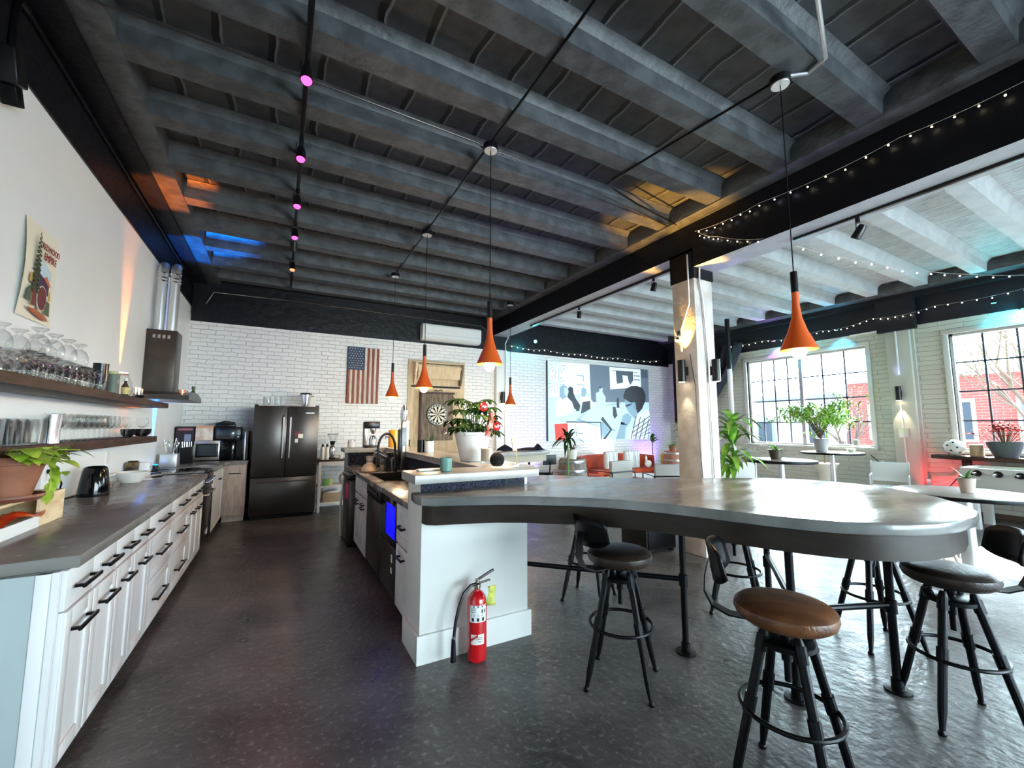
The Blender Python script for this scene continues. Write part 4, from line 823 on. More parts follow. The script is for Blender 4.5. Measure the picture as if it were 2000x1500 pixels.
MB().lathe([(.012, 0), (.013, .02)], (-.166, -.03, .17), 12).build('hose_collar', M_chrome, t); MB().lathe([(.019, 0), (.017, .03), (.012, .13)], (-.168, -.03, .045), 14).build('nozzle', M_blackp, t)
def wrap(nm, a0, a1, z0, z1, m, r=.0627, par=t):
    q = MB(); q.grid([[(r*math.cos(math.radians(a0+(a1-a0)*i/12)), r*math.sin(math.radians(a0+(a1-a0)*i/12)), z) for i in range(13)] for z in (z0, z1)]); return q.build(nm, m, par)
wrap('instruction_label', -160, -55, .245, .345, M_white); wrap('brand_label', -150, -70, .115, .175, M_gpot, .0628)
q = MB(); R = random.Random(5)
def strip(a0, a1, z0, z1, r=.0633):
    for i in range(4):
        b0 = a0+(a1-a0)*i/4; b1 = a0+(a1-a0)*(i+1)/4; q.face([(r*math.cos(math.radians(b)), r*math.sin(math.radians(b)), z) for b, z in ((b0, z0), (b1, z0), (b1, z1), (b0, z1))])
strip(-158, -57, .333, .343); 
for z in (.325, .315, .305): strip(-150, -110-R.uniform(0, 15), z, z+.003)
for a in (-88, -70): strip(a, a+8, .298, .32)
for z in (.288, .282): strip(-150, -62, z, z+.0025)
for a in (-145, -115, -85): strip(a, a+14, .252, .272)
q.build('label_print', mat('print_ink', (.05, .03, .04), .6), t)
q = MB(); strip(-112, -78, .155, .158, .0635); strip(-118, -80, .145, .148, .0635); strip(-110, -88, .132, .135, .0635)
q.build('small_print', MC['print_ink'], t)
q = MB()
for k in range(6): strip(-150+7*k, -146+7*k+4, .135+.005*k, .150+.005*k, .0635)
q.build('red_flash', mat('flash_red', (.45, .03, .03), .5), t)
m = MB(); rows = []
for i in range(8):
    z = .45-.12*i/7; rows.append([(.045+.018*j+.006*math.sin(i*.9), -.055-.008*math.sin(i*.8+j), z) for j in range(4)])
m.grid(rows); o = m.build('inspection_tag', mat('yellow_tag', (.62, .62, .15), .6, col2=(.45, .48, .12), scale=40), t); md = o.modifiers.new('thick', 'SOLIDIFY'); md.thickness = .001
# ---------------------------------------------------------------- things on the island
ZL = 1.151; ZI = .916
tag(MB().lathe([(.001, .002), (.037, .002), (.040, .01), (.040, .09), (.036, .09), (.036, .012), (.001, .012)], n=36, caps=False).build('ribbed_glass', mat('sage_glass', (.16, .30, .26), .12, coat=.4), loc=(.985, 2.70, ZL)), 'sage green ribbed glass cup at the front of the ledge', 'cup')
tag(MB().box((-.08, -.035, 0), (.08, .035, .012), .005).build('small_tray', M_gpot, loc=(.90, 2.80, ZL)), 'small white rectangular tray behind the sage green cup', 'tray')
t = thing('smart_speaker', 'black fabric ball speaker with a glowing ring on the ledge', 'speaker', (1.40, 2.76, ZL)); MB().ball((0, 0, .056), .054, n=16).build('fabric_ball', mat('black_fabric', (.02, .018, .018), .9, bump=.4, bscale=200), t); MB().lathe([(.03, 0), (.036, .002), (.036, .008), (.034, .010)], n=28).build('light_ring', emit('amber_ring', (1, .6, .2), 2.0), t)
t = thing('candle_jar', 'cream candle in a clear glass cylinder before the big white pot', 'candle', (1.50, 3.13, ZL)); MB().lathe([(.001, .001), (.056, .001), (.058, .01), (.058, .125), (.054, .125), (.054, .02), (.001, .02)], n=30, caps=False).build('jar', G_cup, t); MB().cyl((0, 0, .022), .053, .095, 30).build('wax', mat('cream_wax', (.62, .50, .38), .6), t)
t = thing('sign_stick', 'thin bamboo plaque on a stick at the right corner of the island ledge', 'sign', (1.53, 2.70, ZL)); MB().box((-.02, -.02, 0), (.02, .02, .03), .003).build('block', G_cup, t); MB().tube([(0, 0, .02), (0, 0, .14)], .003, 6).build('stick', M_lwood, t); MB().box((-.018, -.004, .12), (.018, .004, .225), .003, M=Matrix.Rotation(-.12, 4, 'Y')).build('plaque', M_lwood, t)
t = thing('schefflera_plant', 'umbrella plant with red flowers in a big white pot on the island ledge', 'potted plant', (1.50, 3.44, ZL))
MB().lathe([(.001, 0), (.105, 0), (.11, .01), (.155, .22), (.163, .225), (.163, .25), (.152, .25), (.145, .22), (.001, .22)], n=36, caps=False).build('pot', M_gpot, t); MB().cyl((0, 0, .2), .145, .025, 24).build('soil', M_soil, t)
m = MB(); st = MB(); R = random.Random(12)
for i in range(34):
    a = R.uniform(0, 2*PI); e = Vector((math.cos(a)*R.uniform(.05, .25), math.sin(a)*R.uniform(.05, .25), R.uniform(.25, .55))); b = Vector((e.x*.2, e.y*.2, .22)); st.tube([b, (b+e)/2+Vector((0, 0, .05)), e], .004, 5)
    for k in range(8):
        ph = 2*PI*k/8; m.leaf(e, (math.cos(ph), math.sin(ph), -.15), R.uniform(.11, .145), .040, 1.0)
m.build('leaves', M_dgreen, t); st.build('stems', M_green, t)
fl = MB()
for p, s in (((.05, -.12, .47), .042), ((.19, -.10, .30), .040)): fl.ball(p, s, (1, .25, .95), 8)
fl.build('red_flowers', M_red, t)
fl = MB()
for p in ((.13, -.12, .38), (.07, -.17, .27)):
    for k in range(9): fl.leaf(p, (math.cos(k*.7), .3*math.sin(k*2.), math.sin(k*.7)), .07, .04, .3, n=3)
fl.build('pink_flowers', mat('pink_petal', (.85, .38, .34), .5), t)
t = thing('desk_plant', 'small leafy cutting in a white cylinder vase by the faucet', 'potted plant', (1.54, 4.80, ZL)); MB().lathe([(.001, 0), (.055, 0), (.058, .13), (.054, .13), (.05, .01), (.001, .01)], n=26, caps=False).build('vase', M_gpot, t)
m = MB(); m.leaf((-.01, 0, .12), (-.9, -.3, .4), .13, .07, .6); m.leaf((.02, 0, .12), (.3, .2, .9), .10, .06, .4); m.leaf((0, 0, .12), (.5, -.5, .1), .09, .06, .8); m.build('leaves', M_dgreen, t); MB().lathe([(.001, .10), (.05, .10), (.052, .125), (.001, .13)], n=20).build('soil', M_soil, t)
t = thing('travel_mug', 'tall black mug between the soap bottles and the white vase', 'mug', (1.46, 4.86, ZL)); MB().cyl((0, 0, 0), .042, .145, 22, bev=.004).build('body', M_blackp, t)
# sink surroundings
t = thing('soda_tap', 'tall chrome and black water tower rising beside the faucet', 'tap', (1.305, 5.07, ZI)); MB().box((-.03, -.03, 0), (.022, .03, .60), .008).build('column', M_steel, t); MB().box((-.06, -.03, .1), (-.036, .04, .5), .004).build('black_side', M_blackp, t)
MB().lathe([(.036, .60), (.045, .66), (.04, .74), (.028, .79), (.001, .80)], n=18).build('tap_head', M_chrome, t); MB().box((-.028, -.038, .30), (.028, -.036, .52)).build('display', mat('dark_mesh_glass', (0, 0, 0)), t); MB().box((.026, -.02, .24), (.06, .03, .60), .006).build('white_cartridge', M_gpot, t)
t = thing('faucet', 'black spring neck faucet arching over the sink', 'faucet', (1.22, 5.08, ZI)); MB().cyl((0, 0, 0), .025, .06, 16).build('base', M_blackp, t)
P_ = [(0, 0, .05), (-.01, 0, .28)] + [(-.01-.10+.10*math.cos(PI*i/10), -.02*i/10, .28+.17*math.sin(PI*i/10)) for i in range(11)] + [(-.21, -.03, .16)]
MB().tube(P_, .014, 10).build('spring_neck', M_blackp, t); MB().lathe([(.018, .06), (.02, .09), (.02, .17), (.014, .18)], (-.21, -.03, 0), 14).build('spray_head', M_blackp, t); MB().tube([(.01, -.02, .05), (.02, -.06, .07)], .006, 6).build('lever', M_blackp, t)
for i, (x, y, h, mm, lb) in enumerate(((1.18, 5.28, .16, M_blackp, 'black soap bottle behind the sink, left of two'), (1.26, 5.36, .15, mat('dark_red_bottle', (.10, .02, .02), .3), 'dark red labelled soap bottle behind the sink, right of two'))):
    t = thing('soap_bottle', lb, 'bottle', (x, y, ZI)); MB().lathe([(.001, 0), (.035, 0), (.036, h-.03), (.015, h), (.001, h)], n=18).build('body', mm, t); MB().tube([(0, 0, h-.005), (0, 0, h+.04), (-.03, 0, h+.035)], .005, 6).build('pump', M_blackp, t)
t = thing('black_canister', 'wide black canister behind the soap bottles', 'canister', (1.25, 5.56, ZI)); MB().cyl((0, 0, 0), .06, .20, 22, bev=.008).build('body', M_blackp, t)
tag(MB().lathe([(.001, .001), (.075, .001), (.08, .01), (.085, .15), (.08, .15), (.075, .012), (.001, .012)], n=30, caps=False).build('glass_canister', G_cup, loc=(1.14, 5.18, ZI)), 'clear glass canister drying beside the sink', 'container')
tag(MB().lathe([(.085, 0), (.08, .03), (.055, .07), (.03, .085), (.001, .087)], n=30, caps=False).build('upturned_bowl', mat('beige_ceramic', (.62, .50, .36), .4), loc=(.95, 5.26, ZI+.010)), 'beige bowl upturned on the drying mat by the sink', 'bowl')
tag(MB().box((-.10, -.17, 0), (.32, .30, .006), .003).build('drying_mat', mat('pink_mat', (.45, .30, .26), .8), loc=(.95, 5.24, ZI)), 'flat drying mat beside the sink', 'mat') if False else None
tag(MB().lathe([(.001, 0), (.10, 0), (.11, .008), (.001, .009)], n=24).build('plate', mat('pink_mat', (.5, .34, .30), .6), loc=(.95, 5.26, ZI)), 'flat pinkish plate beneath the upturned beige bowl', 'plate')
for x, y, rx, lb in ((1.12, 5.42, -1.0, 'steel blender cup lying tilted on the drying heap behind the glass canister'), ):
    t = thing('steel_cup', lb, 'cup', (x, y+.02, ZI+.17)); M_ = Matrix.Rotation(-1.05, 4, 'Y'); MB().lathe([(.001, -.07), (.04, -.07), (.055, .08), (.05, .08), (.037, -.06), (.001, -.06)], n=20, M=M_, caps=False).build('cup_body', M_chrome, t)
tag(MB().lathe([(.001, 0), (.05, 0), (.045, .06), (.035, .10), (.05, .16), (.045, .165), (.001, .165)], n=20).build('pepper_mill', mat('striped_mill', (.25, .17, .16), .4, col2=(.6, .55, .5), scale=3, stretch=(.1, .1, 9)), loc=(1.0, 5.50, ZI)), 'ringed grey brown shaker standing at the left of the drying heap', 'shaker')
tag(MB().box((-.12, -.10, 0), (.12, .10, .012), .006).prism([(-.09, .012), (.09, .012), (.07, .035), (-.05, .03)], -.07, .07, 'y').build('folded_cloth', mat('black_cloth', (.03, .025, .022), .7), loc=(1.16, 3.72, ZI), rot=.2), 'black cloth and tray folded on the near island worktop', 'cloth')
# far ledge items
t = thing('ceramic_jar', 'small white striped jar on the far ledge left of the coffee maker', 'jar', (.90, 6.36, ZL)); MB().cyl((0, 0, 0), .055, .09, 22, bev=.006).build('body', M_gpot, t); MB().cyl((0, 0, .09), .05, .018, 20, bev=.004).build('lid', M_chrome, t)
t = thing('coffee_maker', 'steel and black filter coffee maker on the far ledge', 'coffee maker', (1.16, 6.36, ZL)); MB().box((-.10, -.09, 0), (.10, .09, .03), .006).build('base', M_blackp, t); MB().box((-.10, -.02, .03), (-.05, .09, .36), .006).build('tower', mat('bright_stainless', (0, 0, 0)), t); MB().box((-.10, -.09, .27), (.11, .09, .37), .01).build('brew_head', M_blackp, t); MB().lathe([(.001, .03), (.05, .03), (.055, .12), (.035, .17), (.001, .17)], (.03, 0, 0), 18).build('carafe', M_chrome, t); MB().lathe([(.02, .19), (.045, .24), (.045, .27)], (.03, 0, 0), 18).build('filter_basket', M_chrome, t); MB().tube([(.07, -.02, .15), (.09, -.02, .08), (.06, -.02, .02)], .005, 6).build('cord', M_lwood, t)
t = thing('juice_dispenser', 'tall yellow open topped container on the far ledge', 'container', (1.50, 6.36, ZL)); MB().lathe([(.001, 0), (.085, 0), (.088, .24), (.08, .25), (.074, .24), (.07, .02), (.001, .02)], n=26, caps=False).build('body', mat('yellow_plastic', (.80, .42, .03), .3), t); MB().tube([(-.09, 0, .14), (-.13, 0, .15), (-.13, 0, .12)], .008, 8).build('spout', M_blackp, t); MB().tube([(.07, 0, .24), (.08, -.02, .28)], .006, 6).build('straw', M_green, t)
tumbler('black cup on the far ledge right of the yellow container', (1.68, 6.30, ZL), .10, .045, M_blackp)
tumbler('amber tinted glass at the right end of the far ledge', (1.70, 6.44, ZL), .12, .04, G_amber)
t = thing('t_shirt', 'rumpled black cloth lying on the smaller far bar top', 'clothing', (3.55, 6.1, 1.041)); m = MB(); rows = []
for i in range(22):
    u = i/21; rows.append([(-.42+.84*u, -.11+.22*v+.03*math.sin(7*u), .012+.05*abs(math.sin(5.5*u+2*v))*math.sin(PI*v)+(.10*max(0, 1-abs(u-.88)/.1)*math.sin(PI*v)) + .06*max(0, 1-abs(u-.15)/.15)*math.sin(PI*v)) for v in [j/8 for j in range(9)]])
m.grid(rows); m.build('cloth', mat('black_cotton', (.010, .012, .022), .9), t)
# ---------------------------------------------------------------- on the back wall
t = thing('wooden_flag', 'wooden stars and stripes flag hung upright on the brick wall', 'flag', (1.36, YB-.036, 2.44))
W2, H2 = .29, .545; M_fr = mat('flag_red', (.24, .06, .035), .6, col2=(.34, .10, .06), scale=9, stretch=(6, 1, .6)); M_fw = mat('flag_cream', (.55, .47, .38), .6, col2=(.66, .58, .48), scale=9, stretch=(6, 1, .6)); M_fb = mat('flag_blue', (.02, .06, .13), .6)
m = MB(); m2 = MB(); sw = 2*W2/13
for i in range(13): (m if i % 2 == 0 else m2).box((-W2+i*sw, -.012, -H2), (-W2+(i+1)*sw-.002, .01, H2), .001)
m.build('red_boards', M_fr, t); m2.build('cream_boards', M_fw, t); MB().box((-W2-.004, -.016, .10), (-W2+7*sw, -.010, H2+.002)).build('blue_canton', M_fb, t)
MB().box((-W2-.004, .01, -H2-.004), (W2+.006, .03, H2+.004)).build('backing', M_walnut, t)
s = MB()
for r_ in range(9):
    for c_ in range(6 if r_ % 2 == 0 else 5):
        x = -W2+.03+(c_+(.5 if r_ % 2 else 0))*.048; z = H2-.035-r_*.046
        s.face([(x+(.013 if k % 2 == 0 else .0055)*math.sin(k*PI/5), -.0175, z+(.013 if k % 2 == 0 else .0055)*math.cos(k*PI/5)) for k in range(10)])
s.build('white_stars', M_fw, t)
tag(MB().box((-.09, -.006, -.012), (.09, 0, .012), .002).build('label_strip', M_steel, loc=(1.83, YB-.002, 2.08)), 'small grey strip on the brick wall right of the flag', 'sign')
t = thing('plywood_panel', 'tall plywood sheet on the brick wall behind the dartboard', 'panel', (2.87, YB-.004, 0)); MB().box((-.63, -.025, .75), (.62, 0, 2.84), .003).build('plywood_sheet', M_plyw, t); MB().box((-.50, -.032, .75), (.46, -.025, 2.20), .002).build('inner_sheet', mat('plywood_dark', (.46, .35, .22), .6, col2=(.54, .42, .28), scale=4, stretch=(4, 1, 1)), t)
t = thing('paper_roll_holder', 'wooden bracket rack holding a wide roll of brown paper above the dartboard', 'paper rack', (2.87, YB-.03, 2.66))
for s_ in (-1, 1): MB().prism([(0, .10), (-.20, .10), (-.20, .04), (-.06, -.34), (0, -.34)], s_*.50-.02, s_*.50+.02, 'x').build('bracket', M_lwood if s_ < 0 else M_barn, t)
MB().tube([(-.48, -.12, .03), (.48, -.12, .03)], .055, 20).build('paper_roll', M_plyw, t); m = MB(); m.grid([[(-.46, -.175+.01*i, .03-.05*i) , (.46, -.175+.01*i, .03-.05*i)] for i in range(6)]); m.build('hanging_paper', M_plyw, t); MB().box((-.56, -.06, -.40), (.50, -.02, -.365), .003).build('tear_bar', M_black, t); MB().box((-.55, -.12, .10), (.55, 0, .125)).build('top_rail', M_plyw, t)
t = thing('dartboard_backing', 'square weathered board backing with cut corners on the plywood sheet', 'board', (2.86, YB-.037, 1.66))
for i in range(6):
    x0 = -.36+.12*i; MB().box((x0+.001, -.03, -.50), (x0+.119, 0, .50), .002).build('plank', M_barn, t)
MB().box((-.38, -.06, -.50), (-.34, 0, .50), .002).box((-.38, -.055, .47), (.38, -.03, .51)).build('rim', M_walnut, t); MB().box((.14, -.036, .33), (.38, -.030, .345), M=Matrix.Translation((0, 0, .28)) @ Matrix.Rotation(.75, 4, 'Y')).build('corner_strip', M_walnut, t)
dd = MB()
for i in range(3): dd.box((.10+.045*i, -.04, -.34), (.125+.045*i, -.03, -.25))
dd.build('dart_flights', mat('maroon', (0, 0, 0)), t)
t = thing('dartboard', 'round black and cream dartboard on the weathered board', 'dartboard', (2.86, YB-.068, 1.70))
MB().lathe([(.001, 0), (.225, 0), (.228, .015), (.225, .035), (.001, .035)], n=48, M=Matrix.Rotation(PI/2, 4, 'X')).build('board', M_blackp, t)
a_, b_ = MB(), MB()
for k in range(20):
    q = a_ if k % 2 else b_; p0, p1 = 2*PI*(k-.5)/20, 2*PI*(k+.5)/20
    q.face([(r_*math.sin(p), -.0365, r_*math.cos(p)) for r_, p in ((.012, p0), (.165, p0), (.165, (p0+p1)/2), (.165, p1), (.012, p1))])
a_.build('cream_segments', mat('dart_cream', (.66, .60, .48), .6), t); b_.build('black_segments', mat('matte_black', (.012, .012, .012), .9), t)
q = MB()
for rr in (.100, .165, .210): q.tube([(rr*math.cos(i*PI/20), -.038, rr*math.sin(i*PI/20)) for i in range(40)], .0028, 5, closed=True)
for k in range(20): p = 2*PI*k/20; q.box((.187*math.sin(p)-.010, -.038, .187*math.cos(p)-.012), (.187*math.sin(p)+.010, -.0365, .187*math.cos(p)+.012))
q.build('rings_and_numbers', MC['dart_cream'], t)
t = thing('dart_lamp', 'tiny two headed clip lamp above the dartboard', 'lamp', (2.86, YB-.10, 2.19))
for s_ in (-1, 1): MB().tube([(0, .05, 0), (s_*.05, -.02, .02), (s_*.085, -.05, -.0)], .01, 8).build('lamp_head', M_chrome, t)
t = thing('air_conditioner', 'white wall mounted split air conditioner under the black band', 'air conditioner', (3.13, YB-.015, 3.25))
m = MB(); m.prism([(0, .0), (-.16, 0), (-.225, .05), (-.235, .30), (-.20, .335), (0, .335)], -.66, .66, 'x'); bmesh.ops.bevel(m.bm, geom=[e for e in m.bm.edges], offset=.012, segments=2, affect='EDGES'); m.build('housing', M_white, t)
MB().box((-.60, -.215, .008), (.60, -.10, .016), M=Matrix.Rotation(.0, 4, 'X')).build('louver', M_gpot, t); MB().box((-.62, -.238, .115), (.62, -.234, .119)).build('panel_line', M_grey, t)
# projection screen
SX0, SX1, SZ0, SZ1 = 5.68, 9.12, 1.10, 3.07
t = thing('projection_screen', 'large wall screen showing a bluish picture of people meeting round a table', 'screen', ((SX0+SX1)/2, YB-.03, (SZ0+SZ1)/2))
MB().box((SX0-(SX0+SX1)/2-.03, 0, -.985), (SX1-(SX0+SX1)/2, .03, .985)).build('frame', M_blackp, t)
def SC(x, y):
    u = (x-305)/912; yt = 268+72*u; yb = 985-17*u; v = (yb-y)/(yb-yt)
    # perspective along the wall: invert width scale
    k = 1.34; uu = u/(u+(1-u)*k) if False else u*(1+.16*(1-u))*1.0
    return ((SX1-SX0)*(max(0, min(1, u*(1-.17*(1-u))))-.5), (SZ1-SZ0)*(max(0, min(1, v))-.5))
SE = {}
def pic(nm, tone, polys, d, s=1.0):
    if tone not in SE: SE[tone] = emit('screen_tone_%d' % len(SE), tone, .42)
    m = MB()
    for p in polys: m.face([(SC(x, y)[0], -.002-d*.0012, SC(x, y)[1]) for x, y in p])
    return m.build(nm, SE[tone], t)
LT, MD, DK, BK, WH, GY = (.42, .62, .74), (.20, .33, .42), (.055, .08, .11), (.02, .03, .045), (.62, .80, .90), (.10, .14, .19)
pic('bright_field', LT, [[(305, 268), (1217, 340), (1217, 968), (305, 985)]], 0)
pic('grey_wall_shape', GY, [[(690, 298), (870, 312), (1217, 340), (1217, 640), (930, 640), (700, 640)]], 1)
pic('window_area', WH, [[(320, 272), (690, 300), (690, 560), (320, 600)]], 2)
pic('slide_area', WH, [[(870, 322), (1148, 340), (1150, 500), (873, 525)]], 2)
pic('laptop_area', WH, [[(480, 820), (780, 822), (785, 970), (480, 978)]], 2)
pic('room_shapes', MD, [[(570, 395), (635, 400), (640, 455), (632, 460), (628, 410), (572, 404)], [(575, 480), (640, 484), (640, 492), (575, 488)], [(690, 700), (960, 640), (1000, 780), (900, 900), (560, 800)]], 3)
pic('table_top', LT, [[(700, 690), (1000, 650), (1010, 700), (940, 890), (780, 860), (590, 790)]], 4)
pic('slide_picture', DK, [[(925, 352), (1080, 360), (1080, 440), (1055, 482), (1040, 455), (1030, 400), (985, 395), (990, 460), (935, 475), (930, 440)], [(890, 350), (1120, 366), (1120, 371), (890, 355)], [(1085, 395), (1140, 398), (1140, 406), (1085, 403)], [(1085, 430), (1140, 433), (1140, 441), (1085, 438)], [(1150, 340), (1210, 345), (1210, 420), (1150, 415)]], 4)
pic('person_left', WH, [[(375, 770), (372, 650), (400, 600), (440, 595), (500, 600), (530, 650), (545, 720), (470, 760)]], 5)
pic('person_left_hair', MD, [[(412, 590), (415, 510), (440, 490), (470, 495), (490, 520), (495, 560), (470, 600), (440, 620)]], 6)
pic('person_left_face', LT, [[(455, 510), (487, 520), (495, 545), (480, 585), (458, 580)]], 7)
pic('person_dark', BK, [[(485, 600), (490, 520), (505, 502), (535, 512), (540, 560), (560, 610), (600, 670), (590, 720), (545, 700), (525, 640)]], 5.5)
pic('person_middle', WH, [[(595, 650), (600, 600), (640, 585), (680, 590), (725, 655), (690, 690), (620, 680)]], 5)
pic('person_middle_head', MD, [[(610, 590), (612, 520), (635, 508), (657, 525), (658, 560), (640, 595)]], 6)
pic('person_standing', LT, [[(745, 640), (742, 560), (770, 545), (800, 545), (830, 600), (825, 640), (780, 650)], [(775, 545), (772, 505), (795, 498), (805, 520), (800, 550)]], 5)
pic('person_standing_hair', DK, [[(770, 520), (772, 500), (798, 496), (800, 508), (785, 520)]], 6)
pic('laptops', BK, [[(603, 745), (620, 640), (690, 628), (690, 700), (640, 730)], [(800, 770), (882, 882), (815, 978), (790, 975), (862, 885), (780, 790)], [(470, 812), (785, 815), (785, 826), (470, 822)], [(776, 820), (786, 820), (788, 972), (779, 972)]], 6)
pic('laptop_panel', MD, [[(790, 800), (855, 885), (800, 960), (788, 930)]], 7)
pic('bottles', BK, [[(890, 680), (915, 680), (930, 760), (905, 790), (890, 760)], [(928, 600), (945, 600), (950, 690), (925, 690)], [(560, 720), (590, 720), (590, 660), (565, 650)]], 7)
pic('near_person_hair', (.018, .022, .03), [[(985, 590), (1010, 520), (1060, 492), (1110, 490), (1160, 510), (1185, 560), (1185, 620), (1150, 700), (1110, 740), (1095, 690), (1050, 650), (1010, 640)]], 8)
pic('near_person_face', MD, [[(1000, 610), (1030, 635), (1060, 645), (1095, 690), (1110, 740), (1080, 785), (1040, 740), (1015, 700), (1000, 670)], [(1065, 640), (1090, 640), (1098, 690), (1080, 705), (1070, 680)]], 9)
pic('near_person_glasses', BK, [[(1003, 665), (1060, 650), (1060, 658), (1040, 672), (1010, 682)]], 10)
pic('near_person_shirt', WH, [[(1110, 760), (1190, 700), (1222, 730), (1225, 968), (1010, 968), (1050, 900)]], 8)
pl = []
for i in range(5):
    x = 1040+38*i; pl.append([(x, 968), (x+8, 968), (x+60, 760+10*i), (x+52, 760+10*i)])
    y = 800+36*i; pl.append([(1060, y+70), (1222, y-40), (1222, y-32), (1062, y+78)])
pic('shirt_checks', DK, pl, 9)
pic('near_person_arm', MD, [[(975, 760), (1020, 735), (1055, 770), (1040, 820), (1000, 870), (990, 965), (910, 968), (950, 850)]], 10)
pic('wristwatch', BK, [[(958, 815), (990, 822), (990, 845), (955, 838)], [(960, 822), (1010, 835), (1008, 845), (958, 835)]], 11)
pic('red_square', (.9, .04, .03), [[(362, 835), (482, 830), (490, 975), (370, 982)]], 8)
pl = []
for (cx, cy) in ((395, 310), (385, 480)):
    for k in range(14):
        a = 2*PI*k/14; pl.append([(cx, cy), (cx+80*math.cos(a), cy+85*math.sin(a)), (cx+76*math.cos(a+.09), cy+80*math.sin(a+.09))])
pic('spiky_leaves', MD, pl, 5)
pic('slide_marks', BK, [[(560, 900), (566, 900), (566, 945), (560, 945)], [(575, 915), (620, 915), (620, 920), (575, 920)]], 9)
# ---------------------------------------------------------------- lounge
def soft(m, mods=2):
    md = m.modifiers.new('s', 'SUBSURF'); md.levels = 1; md.render_levels = mods; return m
t = thing('sofa', 'long low rust velvet sofa with curved arms under the screen', 'sofa', (7.2, 7.75, 0))
MB().box((-1.15, -.42, .12), (1.15, .38, .34), .03).build('base', M_sofa, t); MB().box((-1.0, -.44, .34), (-.01, .2, .46), .05, seg=4).build('seat_cushion', M_sofa, t); MB().box((.01, -.44, .34), (1.0, .2, .46), .05, seg=4).build('seat_cushion', M_sofa, t)
m = MB(); rows = []
for i in range(25):
    a = PI*i/24; x = -1.25*math.cos(a)**1 ; y = .42*math.sin(a)**.5; x = 1.22*(-math.cos(a))*(1 if True else 1)
    h = .70+.06*math.sin(a); rows.append([(x, y-.05, .1), (x*.985, y-.05, h), (x*.93, y-.12, h+.02), (x*.86, y-.20, h-.03), (x*.86, y-.20, .1)])
m.grid(rows, cv=True, caps=True); m.build('curved_back', M_sofa, t, angle=60)
for x in (-1, 1):
    for y in (-.3, .3): MB().cyl((x, y, 0), .02, .13, 10).build('leg', M_lwood, t)
M_stripe = mat('striped_cushion', (.62, .60, .57), .8, col2=(.30, .29, .28), scale=4, stretch=(9, 9, .5), lo=.5, hi=.6)
for i, (x, y, r_, lb) in enumerate(((6.75, 7.48, .15, 'white cushion with dark streaks at the left of the rust sofa'), (7.35, 7.42, -.12, 'white cushion with dark streaks in the middle of the rust sofa'))):
    o = MB().box((-.22, -.06, 0), (.22, .06, .42), .055, seg=4).build('cushion', M_stripe, loc=(x, y, .465), rot=r_); tag(o, lb, 'cushion')
t = thing('armchair', 'rust velvet tub armchair left of the sofa beside the barrel', 'armchair', (5.72, 7.15, 0)); m = MB(); rows = []
for i in range(21):
    a = PI*.05+PI*.9*i/20; a = a+PI*.4; x, y = .40*math.cos(a), .40*math.sin(a); rows.append([(x, y, .1), (x, y, .74), (x*.8, y*.8, .76), (x*.72, y*.72, .70), (x*.72, y*.72, .1)])
m.grid(rows, cv=True, caps=True); m.build('tub_back', M_sofa, t, angle=60); MB().box((-.28, -.30, .12), (.30, .28, .44), .05, seg=3).build('seat', M_sofa, t)
for x, y in ((-.25, -.2), (.25, -.2), (-.25, .25), (.25, .25)): MB().cyl((x, y, 0), .02, .14, 10).build('leg', M_lwood, t)
t = thing('table_lamp', 'white shaded lamp glowing behind the sofa cushions', 'lamp', (7.35, 8.3, .0)); MB().cyl((0, 0, 0), .14, .02, 18).build('base', M_steel, t); MB().tube([(0, 0, .02), (0, 0, .85)], .012).build('stem', M_steel, t); MB().lathe([(.20, .80), (.15, 1.12)], n=28, caps=False).build('shade', emit('lamp_shade_glow', (.9, .95, 1.0), 1.6), t)
def barrel(loc, label, wood, h=.88, r=.27):
    t = thing('barrel', label, 'barrel', loc); pf = [(.001, 0)]+[(r*(.82+.18*math.sin(PI*(.05+.9*i/12))), h*i/12) for i in range(13)]+[(r*.80, h), (r*.80, h-.03), (.001, h-.03)]
    MB().lathe(pf, n=28).build('staves', wood, t)
    for f in (.06, .24, .38, .62, .76, .94):
        rr = r*(.82+.18*math.sin(PI*(.05+.9*f)))+.004; MB().lathe([(rr, h*f-.022), (rr+.003, h*f), (rr, h*f+.022)], n=28, caps=False).build('hoop', M_steel, t)
    return t
barrel((4.62, 6.12, 0), 'grey wine barrel left of the rust armchair with a white plant pot on it', mat('grey_oak', (.18, .155, .14), .7, col2=(.28, .25, .22), scale=5, stretch=(3, 3, .4)))
barrel((8.15, 6.85, 0), 'reddish wine barrel behind the column with a small terracotta pot on it', mat('red_oak', (.35, .15, .10), .6, col2=(.45, .22, .15), scale=5, stretch=(3, 3, .4)))
def spiky(loc, label, potm, pr, ph, n, L, W, up0, leafm, seed=1, stem=0, nm='potted_plant', tiltmax=1.2, droop=1.2, bz=None):
    R = random.Random(seed); t = thing(nm, label, 'potted plant', loc)
    MB().lathe([(.001, 0), (pr*.72, 0), (pr, ph), (pr*.93, ph), (pr*.85, ph*.9), (.001, ph*.9)], n=24, caps=False).build('pot', potm, t); MB().cyl((0, 0, ph*.8), pr*.85, ph*.11, 16).build('soil', M_soil, t)
    m = MB(); z0 = ph*.9+stem
    if stem: MB().tube([(0, 0, ph*.85), (.01, .01, ph+stem*.5), (0, 0, z0)], [.016, .013, .011], 8).build('stem', M_green, t)
    for i in range(n):
        a = R.uniform(0, 2*PI); el = R.uniform(.15, tiltmax); m.leaf((0, 0, z0+R.uniform(-up0, up0*.3)), (math.cos(a)*math.cos(el), math.sin(a)*math.cos(el), math.sin(el)), L*R.uniform(.7, 1.1), W, droop, n=7)
    m.build('leaves', leafm, t); return t
